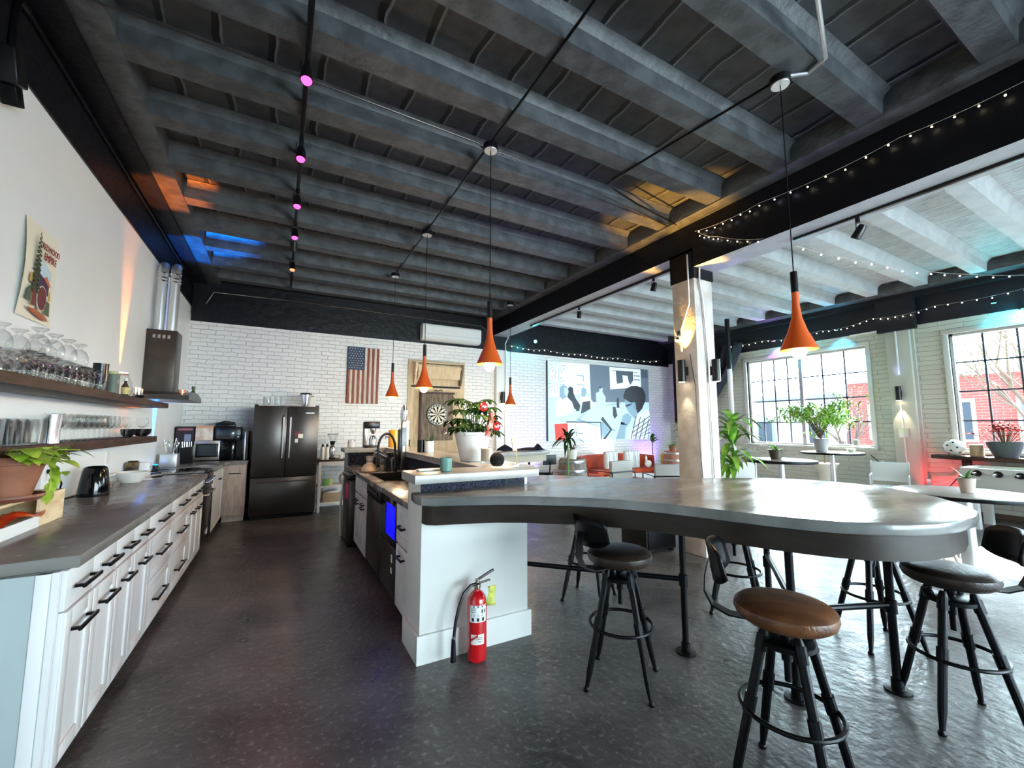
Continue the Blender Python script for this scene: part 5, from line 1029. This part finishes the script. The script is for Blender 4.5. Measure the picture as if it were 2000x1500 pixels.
spiky((4.62, 6.12, .851), 'small spiky plant in a white pot on the grey barrel', M_gpot, .095, .19, 26, .22, .02, .02, mat('reddish_green', (.10, .14, .05), .5, col2=(.25, .12, .08), scale=9), 2, droop=.6, tiltmax=1.4)
spiky((4.25, 5.75, 0), 'tall thin stemmed plant with drooping dark leaves left of the barrel', M_gpot, .16, .27, 26, .42, .055, .10, M_dgreen, 3, stem=.98, droop=1.8)
spiky((8.05, 6.80, .851), 'small leafy plant in a terracotta pot on the reddish barrel', M_terra, .09, .16, 20, .22, .045, .05, M_leafl, 4, droop=1.2)
spiky((8.72, 7.0, 0), 'tall leafy plant in a big white pot right beside the column', M_gpot, .2, .5, 30, .42, .08, .30, M_leafl, 5, stem=1.0, droop=1.6)
spiky((8.8, 8.1, 0), 'thin double stemmed plant standing against the purple lit wall', M_gpot, .14, .3, 14, .30, .09, .16, M_green, 6, stem=.85, droop=1.3)
spiky((5.26, 3.47, 0), 'tall corn plant with long bright green leaves right of the column', M_gpot, .20, .36, 64, .52, .085, .50, M_leafl, 7, stem=1.05, droop=2.0, tiltmax=1.2)
t = thing('throw_blanket', 'yellow throw hanging over the right arm of the sofa', 'blanket', (8.36, 7.30, .0)); MB().box((-.10, -.10, .3), (.09, .08, .80), .05, seg=3).build('cloth', mat('mustard', (.75, .42, .05), .8), t)
tag(MB().ball((0, 0, .09), .09, (1.2, .7, 1), 7).ball((-.08, -.02, .2), .05, (.6, .5, 1.8), 6).build('plush_toy', M_gpot, loc=(7.85, 7.38, .465)), 'cream plush toy sitting at the right end of the sofa', 'toy')
def lounge(loc, rot, label):
    t = thing('lounge_chair', label, 'chair', (*loc, 0), rot, 'pale lounge chairs seen from behind')
    MB().box((-.31, -.03, .40), (.31, .05, .80), .02).build('backrest', M_grey, t); MB().box((-.30, .02, .32), (.30, .55, .44), .03, seg=3).build('seat', M_gpot, t)
    for x in (-.34, .34):
        MB().tube([(x, .55, .0), (x, .55, .60), (x, -.06, .60), (x, -.06, 0)], .012, 8).build('side_frame', M_black, t)
    MB().tube([(-.34, -.06, .60), (.34, -.06, .60)], .012, 8).build('cross_rail', M_black, t); return t
lounge((5.72, 6.05), .15, 'pale grey lounge chair with a black frame seen from behind, left one')
lounge((5.95, 5.05), -.5, 'pale grey lounge chair seen from behind, beside the column')
t = thing('coffee_table', 'low round white topped table between the lounge chairs and the sofa', 'table', (6.9, 6.5, 0)); MB().lathe([(.001, .40), (.44, .40), (.45, .42), (.001, .43)], n=36).build('top', M_gpot, t)
for k in range(3): a = 2*PI*k/3; MB().tube([(.35*math.cos(a), .35*math.sin(a), 0), (.1*math.cos(a), .1*math.sin(a), .40)], .014).build('leg', M_black, t)
t = thing('task_stool', 'dark backed stool under the far bar top near the brick wall', 'stool', (4.25, 6.62, 0)); t.location = (4.42, 6.75, 0)
MB().lathe([(.001, .55), (.17, .55), (.18, .58), (.17, .60), (.001, .60)], n=24).build('seat', M_blackp, t); MB().box((-.15, -.21, .74), (.15, -.19, .92), .04, seg=3).build('backrest', mat('slate', (.08, .10, .11), .5), t); MB().tube([(0, -.05, .55), (0, -.20, .58), (0, -.215, .80)], .012).build('back_arm', M_black, t)
for k in range(4): a = PI/4+PI/2*k; MB().tube([(.08*math.cos(a), .08*math.sin(a), .55), (.22*math.cos(a), .22*math.sin(a), 0)], .013).build('leg', M_black, t)
t = thing('black_cabinet', 'black cabinet on the floor left of the column, seen beneath the bar', 'cabinet', (3.92, 3.72, 0)); MB().box((-.24, -.20, .03), (.24, .20, .62), .006).build('body', M_blackp, t); MB().box((-.22, -.21, .06), (.22, -.198, .60), .004).build('grille', M_black, t)
for x in (-.2, .2): MB().box((x-.02, -.18, 0), (x+.02, .18, .03)).build('foot', M_blackp, t)
# ---------------------------------------------------------------- window side
def round_table(loc, r, h, label, pole=.04, topm=None):
    t = thing('round_table', label, 'table', (*loc, 0)); MB().lathe([(.001, h-.035), (r-.01, h-.035), (r, h-.03), (r, h-.004), (r-.006, h), (.001, h)], n=48).build('top', topm or mat('pale_top', (.42, .38, .35), .25), t)
    MB().lathe([(r+.001, h-.036), (r+.004, h-.018), (r+.001, h-.001)], n=48, caps=False).build('edge_band', M_black, t); MB().lathe([(pole, .03), (pole, h-.035)], n=20).build('pole', M_alu, t); MB().lathe([(.001, 0), (r*.55, 0), (r*.55, .012), (.08, .03), (.001, .03)], n=32).build('base', M_alu, t); return t
round_table((6.03, 3.29), .42, 1.0, 'tall round table with a dark edge and a small bronze pot on it')
round_table((8.60, 3.81), .46, 1.0, 'tall round table below the grid window with the leafy tree plant on it')
round_table((6.34, 1.63), .56, .76, 'round table with a studded dark edge at the right behind the bar', .065)
spiky((6.03, 3.35, 1.001), 'small plant in a bronze pot on the tall round table nearer the bar', mat('bronze_pot', (.12, .10, .08), .35, .4), .09, .13, 12, .22, .035, .03, M_leafl, 8, droop=1.5)
spiky((6.36, 1.60, .761), 'little spiky plant in a pale cup on the round table at the right', mat('beige_cup', (.50, .42, .37), .6), .072, .15, 16, .18, .022, .01, M_green, 9, droop=.5)
t = thing('leafy_tree_plant', 'wide leafy green tree plant in a grey pot before the grid window', 'potted plant', (8.45, 3.90, 1.001)); MB().lathe([(.001, 0), (.085, 0), (.12, .24), (.11, .24), (.001, .22)], n=24, caps=False).build('pot', mat('grey_pot', (.30, .31, .33), .5), t)
m = MB(); st = MB(); R = random.Random(21)
for i in range(24):
    a = R.uniform(0, 2*PI); rr = R.uniform(.2, .66); e = Vector((math.cos(a)*rr*.85, math.sin(a)*rr*1.3, R.uniform(.48, 1.02))); b = Vector((0, 0, .22)); mid = Vector((e.x*.35, e.y*.35, .65)); st.tube([b, mid, e], [.009, .006, .003], 5)
    for k in range(44):
        p = mid.lerp(e, R.uniform(.1, 1.12)) + Vector((R.uniform(-.09, .09), R.uniform(-.12, .12), R.uniform(-.05, .07))); ph = R.uniform(0, 2*PI); m.leaf(p, (math.cos(ph), math.sin(ph), R.uniform(-.8, .3)), R.uniform(.12, .17), .030, 1.2, n=4)
for k in range(50): m.leaf((R.uniform(-.12, .12), R.uniform(-.2, .2), R.uniform(.25, .55)), (R.uniform(-1, 1), R.uniform(-1, 1), R.uniform(-.9, .4)), .12, .024, 1.0, n=4)
m.build('leaves', mat('bright_leaf', (.20, .44, .06), .4, col2=(.42, .62, .12), scale=3), t); st.build('stems', M_bark, t)
tag(MB().lathe([(.001, 0), (.03, 0), (.06, .03), (.07, .06), (.001, .07)], n=18).build('ceramic_frog_bowl', mat('sage_ceramic', (.45, .52, .44), .4), loc=(8.75, 3.58, 1.001)), 'small rounded sage bowl on the tall table below the window', 'bowl')
for y, lb in ((4.62, 'small framed card on the sill of the grid window, left one'), (3.98, 'small framed card on the sill at the right end of the grid window')):
    t = thing('framed_card', lb, 'card', (9.94, y, 1.052)); MB().box((-.006, -.05, 0), (.006, .05, .15), .002).build('frame', M_gpot, t); MB().box((-.008, -.03, .03), (-.006, .03, .12)).build('print', M_grey, t)
def mesh_chair(loc, rot, label):
    t = thing('garden_chair', label, 'chair', (*loc, 0), rot, 'white metal chairs by the window')
    MB().box((-.23, -.22, .435), (.23, .22, .45), .005).build('seat', M_white, t); MB().box((-.23, -.235, .52), (.23, -.225, .84), .004, M=Matrix.Rotation(-.0, 4, 'X')).build('backrest', mat('white_mesh', (.70, .72, .70), .5), t)
    for x in (-.24, .24):
        MB().tube([(x, -.23, 0), (x, -.235, .86)], .011).build('rear_leg', M_white, t); MB().tube([(x, .22, 0), (x, .22, .44)], .011).build('front_leg', M_white, t); MB().tube([(x, .22, .44), (x, .22, .64), (x, -.23, .64)], .010).build('arm', M_white, t)
    return t
mesh_chair((8.95, 3.15), PI/2+.3, 'white metal chair beside the tall table under the grid window')
mesh_chair((7.1, 4.6), -.9, 'white metal chair behind the corn plant, left of the bronze pot table')
t = thing('plant_stand', 'cream fluted pedestal planter beneath the grid window', 'planter', (9.3, 4.25, 0)); MB().lathe([(.001, 0), (.2, 0), (.2, .05), (.13, .08), (.12, .55), (.19, .70), (.22, .74), (.001, .74)], n=20).build('pedestal', M_paper, t); MB().tube([(0, 0, .7), (.02, 0, 1.0)], .02).build('stem', M_bark, t)
t = thing('white_stool', 'white topped metal stool at the right edge, near the round table', 'stool', (4.25, .42, 0)); t.location = (4.42, .46, 0)
MB().lathe([(.001, .50), (.20, .50), (.215, .51), (.21, .53), (.001, .53)], n=32).build('seat', M_white, t)
for k in range(4): a = PI/4+PI/2*k; MB().tube([(.14*math.cos(a), .14*math.sin(a), .50), (.21*math.cos(a), .21*math.sin(a), 0)], .02).build('leg', mat('cream_metal', (.70, .68, .52), .4), t)
MB().tube([(.175*math.cos(i*PI/12), .175*math.sin(i*PI/12), .22) for i in range(24)], .009, 8, closed=True).build('ring', M_white, t)
t = thing('white_stool', 'white stool with splayed legs under the round table at the right', 'stool', (5.75, 1.75, 0)); MB().lathe([(.001, .44), (.18, .44), (.19, .46), (.001, .47)], n=28).build('seat', M_white, t)
for k in range(4): a = PI/4+PI/2*k; MB().tube([(.12*math.cos(a), .12*math.sin(a), .44), (.24*math.cos(a), .24*math.sin(a), 0)], .014).build('leg', MC['cream_metal'], t)
# live edge shelf and foosball
t = thing('wall_bar_shelf', 'dark live edge slab shelf along the window wall above the game table', 'shelf', (9.7, 1.3, .92)); slab([(.28, -1.9), (-.28, -1.9), (-.31, -.9), (-.26, 0), (-.29, .8), (-.20, 1.3), (-.05, 1.52), (.28, 1.55)], 0, .06).build('slab', M_walnut, t)
for y in (1.15, -1.2): MB().box((.10, y-.05, -.92), (.2, y+.05, 0), .004).build('post', M_walnut, t)
t = thing('game_ball', 'white ball with dark spots on the live edge shelf', 'ball', (9.62, 2.52, .981)); MB().ball((0, 0, .13), .13, n=14).build('ball', M_gpot, t); m = MB()
for i in range(26):
    z = 1-2*(i+.5)/26; a = i*2.399; rr = math.sqrt(1-z*z); c_ = Vector((rr*math.cos(a), rr*math.sin(a), z)); u_ = c_.orthogonal().normalized(); v_ = c_.cross(u_)
    m.face([tuple(Vector((0, 0, .13))+(c_+(u_*math.cos(k*PI*.4)+v_*math.sin(k*PI*.4))*.13).normalized()*.1308) for k in range(5)])
m.build('dark_spots', M_blackp, t)
t = thing('wooden_tub', 'small brown lidded tub between the ball and the red flowered plant', 'tub', (9.62, 2.27, .981)); MB().cyl((0, 0, 0), .08, .17, 18, bev=.006).build('body', mat('tan_tub', (.50, .38, .24), .6, col2=(.6, .48, .33), scale=10), t); MB().cyl((0, 0, .17), .083, .015, 18).build('lid', M_gpot, t)
t = thing('poinsettia', 'red leaved poinsettia in a grey bowl pot on the live edge shelf', 'potted plant', (9.58, 1.96, .981)); MB().lathe([(.001, 0), (.12, 0), (.21, .24), (.20, .24), (.18, .2), (.001, .2)], n=28, caps=False).build('pot', mat('slate_pot', (.09, .10, .12), .4), t)
m = MB(); st = MB(); R = random.Random(33)
for i in range(34):
    a = R.uniform(0, 2*PI); rr = R.uniform(.03, .40); e = Vector((math.cos(a)*rr*.7, math.sin(a)*rr, .52-.5*rr+R.uniform(-.05, .06))); st.tube([(e.x*.2, e.y*.2, .2), (e.x*.6, e.y*.6, e.z*.75), e], .004, 5)
    for k in range(6): ph = 2*PI*k/6+a; m.leaf(e, (math.cos(ph), math.sin(ph), -.05), .085, .05, .9, n=3)
m.build('red_leaves', M_redleaf, t); st.build('stems', mat('reddish_green', (0, 0, 0)), t)
t = thing('foosball_table', 'white table football game with chrome rods under the shelf', 'game table', (9.05, 1.45, 0))
M_fb2 = mat('white_cabinet_dim', (.62, .64, .60), .45)
m = MB(); m.box((-.36, -.8, .46), (-.32, .8, .86), .004).box((.30, -.8, .46), (.34, .8, .86)).box((-.32, -.8, .46), (.30, -.76, .86)).box((-.32, .76, .46), (.30, .8, .86)).box((-.32, -.76, .46), (.30, .76, .72)); m.build('cabinet', M_fb2, t)
MB().box((-.32, -.76, .72), (.30, .76, .725)).build('playfield', M_green, t)
for x in (-.3, .28):
    for y in (-.70, .70): MB().box((x-.05, y-.05, 0), (x+.05, y+.05, .46), .004).build('leg', M_white, t)
for i in range(7):
    y = .62-.2*i; r_ = MB().tube([(-.52, y, .79), (.45, y, .79)], .008, 8).build('rod', M_chrome, t); MB().tube([(-.58, y, .79), (-.44, y, .79)], .016, 10).build('grip', M_chrome if i % 2 else M_blackp, r_)
    MB().lathe([(.045, 0), (.04, .012)], n=16, M=Matrix.Translation((-.372, y, .79)) @ Matrix.Rotation(PI/2, 4, 'Y')).build('bushing', M_blackp, r_); q = MB()
    for k in range(3): q.box((-.2+.2*k-.012, y-.01, .735), (-.2+.2*k+.012, y+.01, .83), .004)
    q.build('players', M_red if i % 2 == 0 else mat('team_blue', (.03, .05, .3), .4), r_)
# curtain and corner post
t = thing('curtain', 'dark grey curtain gathered at the corner of the window wall', 'curtain', (9.72, 7.05, 0)); m = MB(); rows = []
for i in range(13):
    z = 3.5-1.95*i/12; w_ = (1.0-.62*(i/12)**1.3); rows.append([(.09*math.sin(j*1.25), 1.05-2.05*w_*j/36, z) for j in range(37)])
m.grid(rows); o = m.build('cloth', mat('charcoal_curtain', (.030, .033, .045), .85), t); md = o.modifiers.new('thick', 'SOLIDIFY'); md.thickness = .006
MB().tube([(.05, -1.0, 3.52), (.05, 1.1, 3.52)], .014).build('rod', M_black, t)
t = thing('steel_post', 'thin white post, black at the top, before the left window', 'post', (8.7, 5.72, 0)); MB().tube([(0, 0, 0), (0, 0, 2.72)], .05, 16).build('post', M_white, t); MB().tube([(0, 0, 2.72), (0, 0, 3.86)], .052, 16).build('black_top', M_darkpaint, t)
# purple, red and violet uplights on the floor
def wash(loc, col, nm, e, label, rot, ang=1.5):
    t = thing('uplight', label, 'lamp', loc); MB().cyl((0, 0, 0), .05, .07, 16).build('housing', M_blackp, t); MB().cyl((0, 0, .07), .044, .004, 16).build('lens', emit('lens_'+nm, col, 8), t)
    o = lamp('uplight_beam', 'SPOT', (0, 0, .085), e, col, rot=rot, spot_size=ang, spot_blend=.8, shadow_soft_size=.03); o.parent = t
wash((8.95, 8.2, 0), (.35, .12, 1.0), 'violet', 80, 'black floor uplight tinting the corner wall violet', (.0, .45, 1))
wash((4.95, 8.1, 0), (.25, .15, 1.0), 'indigo', 80, 'black floor uplight tinting the wall blue violet behind the far stool', (.0, .6, .8))
wash((4.75, 3.6, 0), (.1, .05, 1.0), 'deep_blue', 35, 'black floor uplight glowing blue at the foot of the column', (-.5, -.2, 1))
wash((9.8, 2.78, 0), (1.0, .03, .05), 'red', 30, 'black floor uplight washing the window wall red below the shelf', (.22, .0, 1), 1.6)
# ---------------------------------------------------------------- pendants, conduits, tracks, string lights
M_shade = mat('orange_shade', (0, 0, 0))
def pendant(x, y, z, label, ztop=3.86, s=1.0):
    t = thing('pendant_lamp', label, 'lamp', (x, y, z), group='orange teardrop pendants')
    MB().lathe([(.020, .40*s), (.022, .30*s), (.030, .22*s), (.055, .13*s), (.085, .06*s), (.108, .005*s), (.104, .005*s), (.080, .06*s), (.050, .13*s), (.026, .22*s), (.018, .30*s), (.016, .40*s)], n=32, caps=False).build('shade', M_shade, t)
    MB().cyl((0, 0, .39*s), .021, .14*s, 16).build('cap', M_blackp, t); MB().tube([(0, 0, .52*s), (0, 0, ztop-z-.03)], .004, 6).build('cord', M_blackp, t)
    MB().lathe([(.001, ztop-z+.005), (.065, ztop-z+.005), (.065, ztop-z-.04), (.06, ztop-z-.045), (.001, ztop-z-.045)], n=24).build('canopy', M_blackp, t); MB().lathe([(.001, ztop-z-.046), (.057, ztop-z-.046), (.055, ztop-z-.049), (.001, ztop-z-.049)], n=24).build('canopy_face', M_alu, t)
    MB().ball((0, 0, -.005*s), .044*s, (1, 1, 1.1), 10).build('bulb', E_bulb, t)
    o = lamp('pendant_light', 'POINT', (0, 0, -.075), 18, (1.0, .72, .40), shadow_soft_size=.04); o.parent = t
pendant(1.47, 3.04, 1.95, 'orange teardrop pendant over the island, nearest of its row')
pendant(1.48, 4.86, 1.905, 'orange teardrop pendant over the island, middle of its row')
pendant(1.48, 6.51, 1.90, 'orange teardrop pendant over the far end of the island, just right of the flag')
pendant(2.93, 1.44, 1.94, 'orange teardrop pendant hanging alone over the curved bar')
pendant(3.83, 7.0, 1.86, 'orange teardrop pendant over the smaller far bar, farthest right of the dartboard')
def conduit(label, pts, r=.010, m=M_black, nm='conduit'): 
    return tag(MB().tube(pts, r, 8).build(nm, m), label, 'pipe')
conduit('black conduit running straight under the joists above the island pendants', [(1.42, -1.5, 3.865), (1.45, 2.0, 3.865), (1.48, 6.5, 3.865)])
conduit('black conduit linking the lone bar pendant to the long conduit by the girder', [(2.93, 1.46, 3.866), (2.80, 2.4, 3.866), (2.74, 2.92, 3.866), (2.84, 3.03, 3.866), (3.3, 3.13, 3.866), (4.05, 3.24, 3.866)])
conduit('black curved conduit feeding the lone bar pendant from the camera side', [(2.93, 1.42, 3.862), (3.05, 1.32, 3.862), (3.02, 1.2, 3.862), (2.75, 1.1, 3.862), (2.2, .9, 3.862), (1.6, .7, 3.862)], .013, M_alu)
conduit('long thin conduit crossing the dark ceiling from the left wall to the column', [(-1.1, 3.03, 3.868), (.3, 3.045, 3.868), (1.36, 3.07, 3.868), (1.47, 3.10, 3.835), (1.58, 3.09, 3.868), (2.7, 3.16, 3.868), (4.1, 3.34, 3.868)], .007, M_dsteel)
conduit('black conduit running along the ledge above the left wall', [(-1.375, -2, 3.80), (-1.375, 8.3, 3.80), (-1.37, 8.42, 3.7), (-1.37, 8.43, 3.3)], .012)
conduit('black conduit along the black band of the back wall', [(-1.2, 8.47, 3.5), (-1.1, 8.47, 3.72), (.2, 8.47, 3.74), (3.9, 8.47, 3.72), (4.15, 8.45, 3.5)], .012, M_dsteel)
conduit('grey conduit bending down the back pilaster', [(4.5, 8.3, 3.5), (4.45, 8.38, 3.35), (4.46, 8.38, 3.1), (4.46, 8.385, .3)], .012, M_alu)
conduit('grey conduit running down the left face of the column', [(4.165, 3.2, 3.5), (4.165, 3.2, 2.9), (4.165, 3.33, 2.6), (4.165, 3.33, 2.34)], .010, M_alu)
conduit('grey conduit running down the front face of the column', [(4.28, 3.115, 3.5), (4.25, 3.115, 3.15), (4.30, 3.115, 2.95), (4.35, 3.115, 2.2), (4.37, 3.115, .1)], .011, M_alu)
conduit('white conduit bending from the beam down the cream pilaster', [(9.86, 3.9, 3.25), (9.86, 3.35, 3.26), (9.86, 3.20, 3.2), (9.86, 3.20, 2.4)], .013, M_white)
conduit('white conduit below the sconce on the cream pilaster', [(9.86, 3.22, 1.85), (9.86, 3.20, .35)], .011, M_white)
conduit('thin black wire draped down the column to the floor', [(4.165, 3.22, 2.3), (4.16, 3.16, 1.9), (4.15, 3.15, 1.5), (4.16, 3.12, .95), (4.17, 3.10, .1)], .004, M_blackp, 'cable')
conduit('black cable drooping along the window wall between outlet and chair', [(9.93, 3.75, .9), (9.93, 3.4, .55), (9.93, 3.05, .42), (9.93, 2.7, .45), (9.93, 2.45, .8)], .008, M_blackp, 'cable')
tag(MB().box((9.85, 3.14, 1.25), (9.88, 3.28, 1.42), .004).build('outlet_plate', M_alu), 'grey metal outlet plate on the cream pilaster', 'outlet')
tag(MB().box((9.94, 2.93, .40), (9.99, 3.01, .54), .004).build('outlet_block', M_alu), 'metal outlet with plugs low on the wall beside the pilaster', 'outlet')
# junction box and bracket on the left beam
t = thing('speaker_bracket', 'black angled box on a bent arm high on the left wall', 'bracket', (XL+.012, 3.02, 3.36)); MB().box((0, -.06, -.12), (.10, .05, .06), .01, M=Matrix.Rotation(.35, 4, 'X')).build('box', M_blackp, t); MB().tube([(.05, 0, .05), (.05, 0, .28), (.03, .06, .40), (.025, .16, .42)], .018).build('bent_arm', M_black, t); MB().box((.0, -.02, -.22), (.07, .05, -.10), .008, M=Matrix.Rotation(.5, 4, 'X')).build('clip', M_black, t)
conduit('dark bent pipe curling off the ledge at the top left corner', [(-1.30, 2.3, 3.6), (-1.25, 2.42, 3.80), (-1.1, 2.55, 3.85), (-.8, 2.62, 3.86), (-.5, 2.70, 3.865)], .014)
# track with coloured spots
t = thing('light_track', 'black ceiling track running over the kitchen aisle', 'track'); MB().box((.02, 2.3, 3.84), (.055, 8.05, 3.878), .003).build('rail', M_blackp, t)
def spot(x, y, m, label, power, col, g='coloured track spots', zt=3.84, rot=.5):
    t = thing('track_spot', label, 'lamp', (x, y, zt), group=g); MB().cyl((0, 0, -.05), .018, .05, 12).build('adapter', M_blackp, t); MB().tube([(-.035, 0, -.05), (-.04, 0, -.12)], .004, 6).build('yoke', M_blackp, t)
    Mx = Matrix.Translation((0, 0, -.14)) @ Matrix.Rotation(rot, 4, 'X'); MB().lathe([(.001, .07), (.028, .07), (.036, .03), (.038, -.05), (.034, -.05), (.03, .0), (.001, .02)], n=18, M=Mx).build('housing', M_blackp, t)
    if m:
        MB().lathe([(.001, -.046), (.033, -.046), (.028, -.058), (.001, -.062)], n=16, M=Mx).build('lens', m, t)
        o = lamp('track_light', 'SPOT', (0, -.04, -.24), power, col, rot=(.05, -.35, -1), spot_size=1.9, spot_blend=.9, shadow_soft_size=.03); o.parent = t
for y, lb in ((2.80, 'glowing pink track spot, nearest the viewer'), (3.70, 'glowing pink track spot, second from the viewer'), (4.55, 'glowing pink track spot, third from the viewer'), (5.35, 'glowing pink track spot, fourth from the viewer')): spot(.037, y, E_pink, lb, 3, (1, .10, .55), rot=-.25)
spot(.037, 6.50, E_redspot, 'glowing red track spot at the far end of the kitchen track', 9, (1, .12, .05), rot=-.25)
spot(.037, 5.75, None, 'unlit white edged track spot between the pink and the red ones', 0, None)
t = thing('light_track', 'black lighting track under the near girder', 'track'); MB().box((4.40, YF, 3.305), (4.44, 2.15, 3.33), .003).build('rail', M_blackp, t)
t = thing('light_track', 'black lighting track under the far girder', 'track'); MB().box((4.40, 3.6, 3.50), (4.44, 7.2, 3.53), .003).build('rail', M_blackp, t)
spot(4.42, 1.62, None, 'dark unlit spot on the track under the near girder', 0, None, 'unlit track spots', 3.305, .6)
spot(4.42, 3.95, None, 'pale unlit spot hanging beneath the far girder beside the column', 0, None, 'unlit track spots', 3.50, .4)
spot(4.42, 5.60, None, 'small dark unlit spot along the far girder track', 0, None, 'unlit track spots', 3.50, .2)
for (x, y, z, lb) in ((5.1, 8.1, 3.42, 'small teal bulb hanging by the far end of the girder'), (9.945, 5.0, 3.22, 'teal bulb on the window wall above the grid window'), (9.945, 1.72, 3.22, 'bright teal bulb above the right window')):
    t = thing('teal_bulb', lb, 'bulb', (x, y, z)); MB().ball((0, 0, 0), .035, n=8).build('glass', E_teal, t); MB().cyl((0, 0, .03), .015, .05, 10).build('socket', M_blackp, t); MB().tube([(0, 0, .07), (0, 0, .46 if z > 3.4 else .07)], .004, 5).build('cord', M_blackp, t)
    o = lamp('bulb_light', 'POINT', (-.06, 0, -.06), 9 if z < 3.4 else 3, (.05, .75, .9), shadow_soft_size=.03); o.parent = t
# sconces
def sconce(loc, d, label, up=None, down=None, cu=(1, .8, .3), cdn=(1, .85, .6), eu=30, ed=30, wide=.8):
    t = thing('wall_sconce', label, 'lamp', loc); dx, dy = d; MB().cyl((dx*.08, dy*.08, -.13), .045, .26, 18, bev=.004).build('cylinder', M_blackp, t); MB().box((dx*.0-.03*abs(dy)-.0, dy*.0-.03*abs(dx), -.05), (dx*.05+.03*abs(dy), dy*.05+.03*abs(dx), .05)).build('mount', M_blackp, t)
    MB().cyl((dx*.08, dy*.08, -.132), .036, .003, 16).build('lower_lens', emit('sconce_'+loc.__repr__()[:9], cdn, 8), t)
    if eu: o = lamp('sconce_up', 'SPOT', (dx*.085, dy*.085, .135), eu, cu, rot=(-dx*.02, -dy*.02, 1), spot_size=wide, spot_blend=.5, shadow_soft_size=.02); o.parent = t
    if ed: o = lamp('sconce_down', 'SPOT', (dx*.085, dy*.085, -.14), ed, cdn, rot=(-dx*.03, -dy*.03, -1), spot_size=.85, spot_blend=.3, shadow_soft_size=.02); o.parent = t
sconce((4.188, 3.30, 2.10), (-1, 0), 'black cylinder sconce on the left face of the column', eu=240, ed=6, cu=(1, .50, .08), wide=1.0)
sconce((4.40, 3.138, 2.10), (0, -1), 'black cylinder sconce on the front face of the column', eu=7, ed=4, cu=(.35, .28, 1))
sconce((9.88, 3.22, 2.05), (-1, 0), 'black cylinder sconce on the cream pilaster between the windows', eu=8, ed=14, cu=(.35, .35, 1))
sconce((4.36, 8.40, 2.10), (0, -1), 'black cylinder sconce on the white back pilaster', eu=0, ed=0)
t = thing('security_camera', 'small white dome camera on the left face of the column', 'camera', (4.185, 3.36, 2.50)); MB().ball((-.04, 0, 0), .04, n=10).build('dome', M_white, t); MB().ball((-.065, -.015, -.005), .022, n=8).build('lens', M_blackp, t); MB().box((-.03, -.02, .02), (.0, .02, .10), .004).build('mount', M_chrome, t)
# blue, purple and orange eave lights shining on the window head
for y, c, e, lb in ((5.35, (.55, .10, 1.0), 20, 'small violet light tucked under the beam over the grid window'), (4.1, (.05, .55, 1.0), 20, 'small blue light tucked under the beam over the grid window'), (1.95, (.05, .75, .9), 14, 'small cyan light over the right window')):
    t = thing('eave_light', lb, 'lamp', (9.78, y, 3.42)); MB().box((0, -.03, -.02), (.05, .03, .02), .004).build('housing', M_blackp, t); MB().box((.01, -.025, -.023), (.045, .025, -.0205)).build('lens', emit('eave_%d' % int(y*10), c, 6), t)
    o = lamp('eave_beam', 'SPOT', (.02, 0, -.03), e, c, rot=(.3, 0, -1), spot_size=1.5, spot_blend=.9, shadow_soft_size=.02); o.parent = t
    o = lamp('eave_beam', 'SPOT', (-.03, 0, .03), e*.35, c, rot=(-.5, 0, 1), spot_size=1.9, spot_blend=.9, shadow_soft_size=.02); o.parent = t
# string lights
def string(pts, n, label, sag=0.04, r=.0022, seed=1, size=.0065):
    R = random.Random(seed); t = thing('string_lights', label, 'string lights'); P = []
    for a, b in zip(pts[:-1], pts[1:]):
        a, b = Vector(a), Vector(b)
        for k in range(12): u = k/12; P.append(a.lerp(b, u)-Vector((0, 0, sag*4*u*(1-u))))
    P.append(Vector(pts[-1])); MB().tube(P, r, 5).build('cable', M_grey, t); base = None
    for k in range(n):
        u = (k+.5)/n*(len(P)-1); i = int(u); p = P[i].lerp(P[i+1], u-i)-Vector((0, 0, R.uniform(.012, .035)))
        if base is None or k == 1: base = MB().ball((0, 0, 0), size, n=5).build('bulb', E_fairy if k == 0 else E_fairy2, t)
        else:
            base = base if k > 1 else base; o = (B0 if R.random() < .7 else B1).copy(); C.objects.link(o); o.location = p; continue
        base.location = p
        if k == 0: B0 = base
        else: B1 = base
string([(4.13, 3.05, 3.72), (4.13, 2.3, 3.70), (4.13, 1.2, 3.70), (4.13, .3, 3.72), (4.13, -.6, 3.70)], 30, 'fairy lights strung along the top of the near girder face', .03, seed=1)
string([(4.13, 3.02, 3.70), (4.15, 2.78, 3.55), (4.16, 2.30, 3.33)], 9, 'short run of fairy lights slanting down the girder beside the column', .02, seed=2)
string([(4.62, 2.25, 3.34), (7.2, 1.75, 3.34), (9.8, .9, 3.60)], 20, 'fairy lights crossing beneath the pale ceiling to the window wall', .05, seed=3, size=.0085)
string([(4.6, 8.478, 3.36), (5.6, 8.478, 3.34), (6.8, 8.478, 3.33), (8.0, 8.478, 3.33), (9.6, 8.478, 3.36)], 26, 'fairy lights along the black band above the screen', .04, seed=4, size=.0085)
string([(9.78, 6.9, 3.55), (9.78, 5.6, 3.45), (9.78, 4.4, 3.44), (9.76, 3.5, 3.50), (9.76, 2.6, 3.52), (9.78, 1.2, 3.60)], 42, 'fairy lights along the beam above the windows', .05, seed=5, size=.0085)
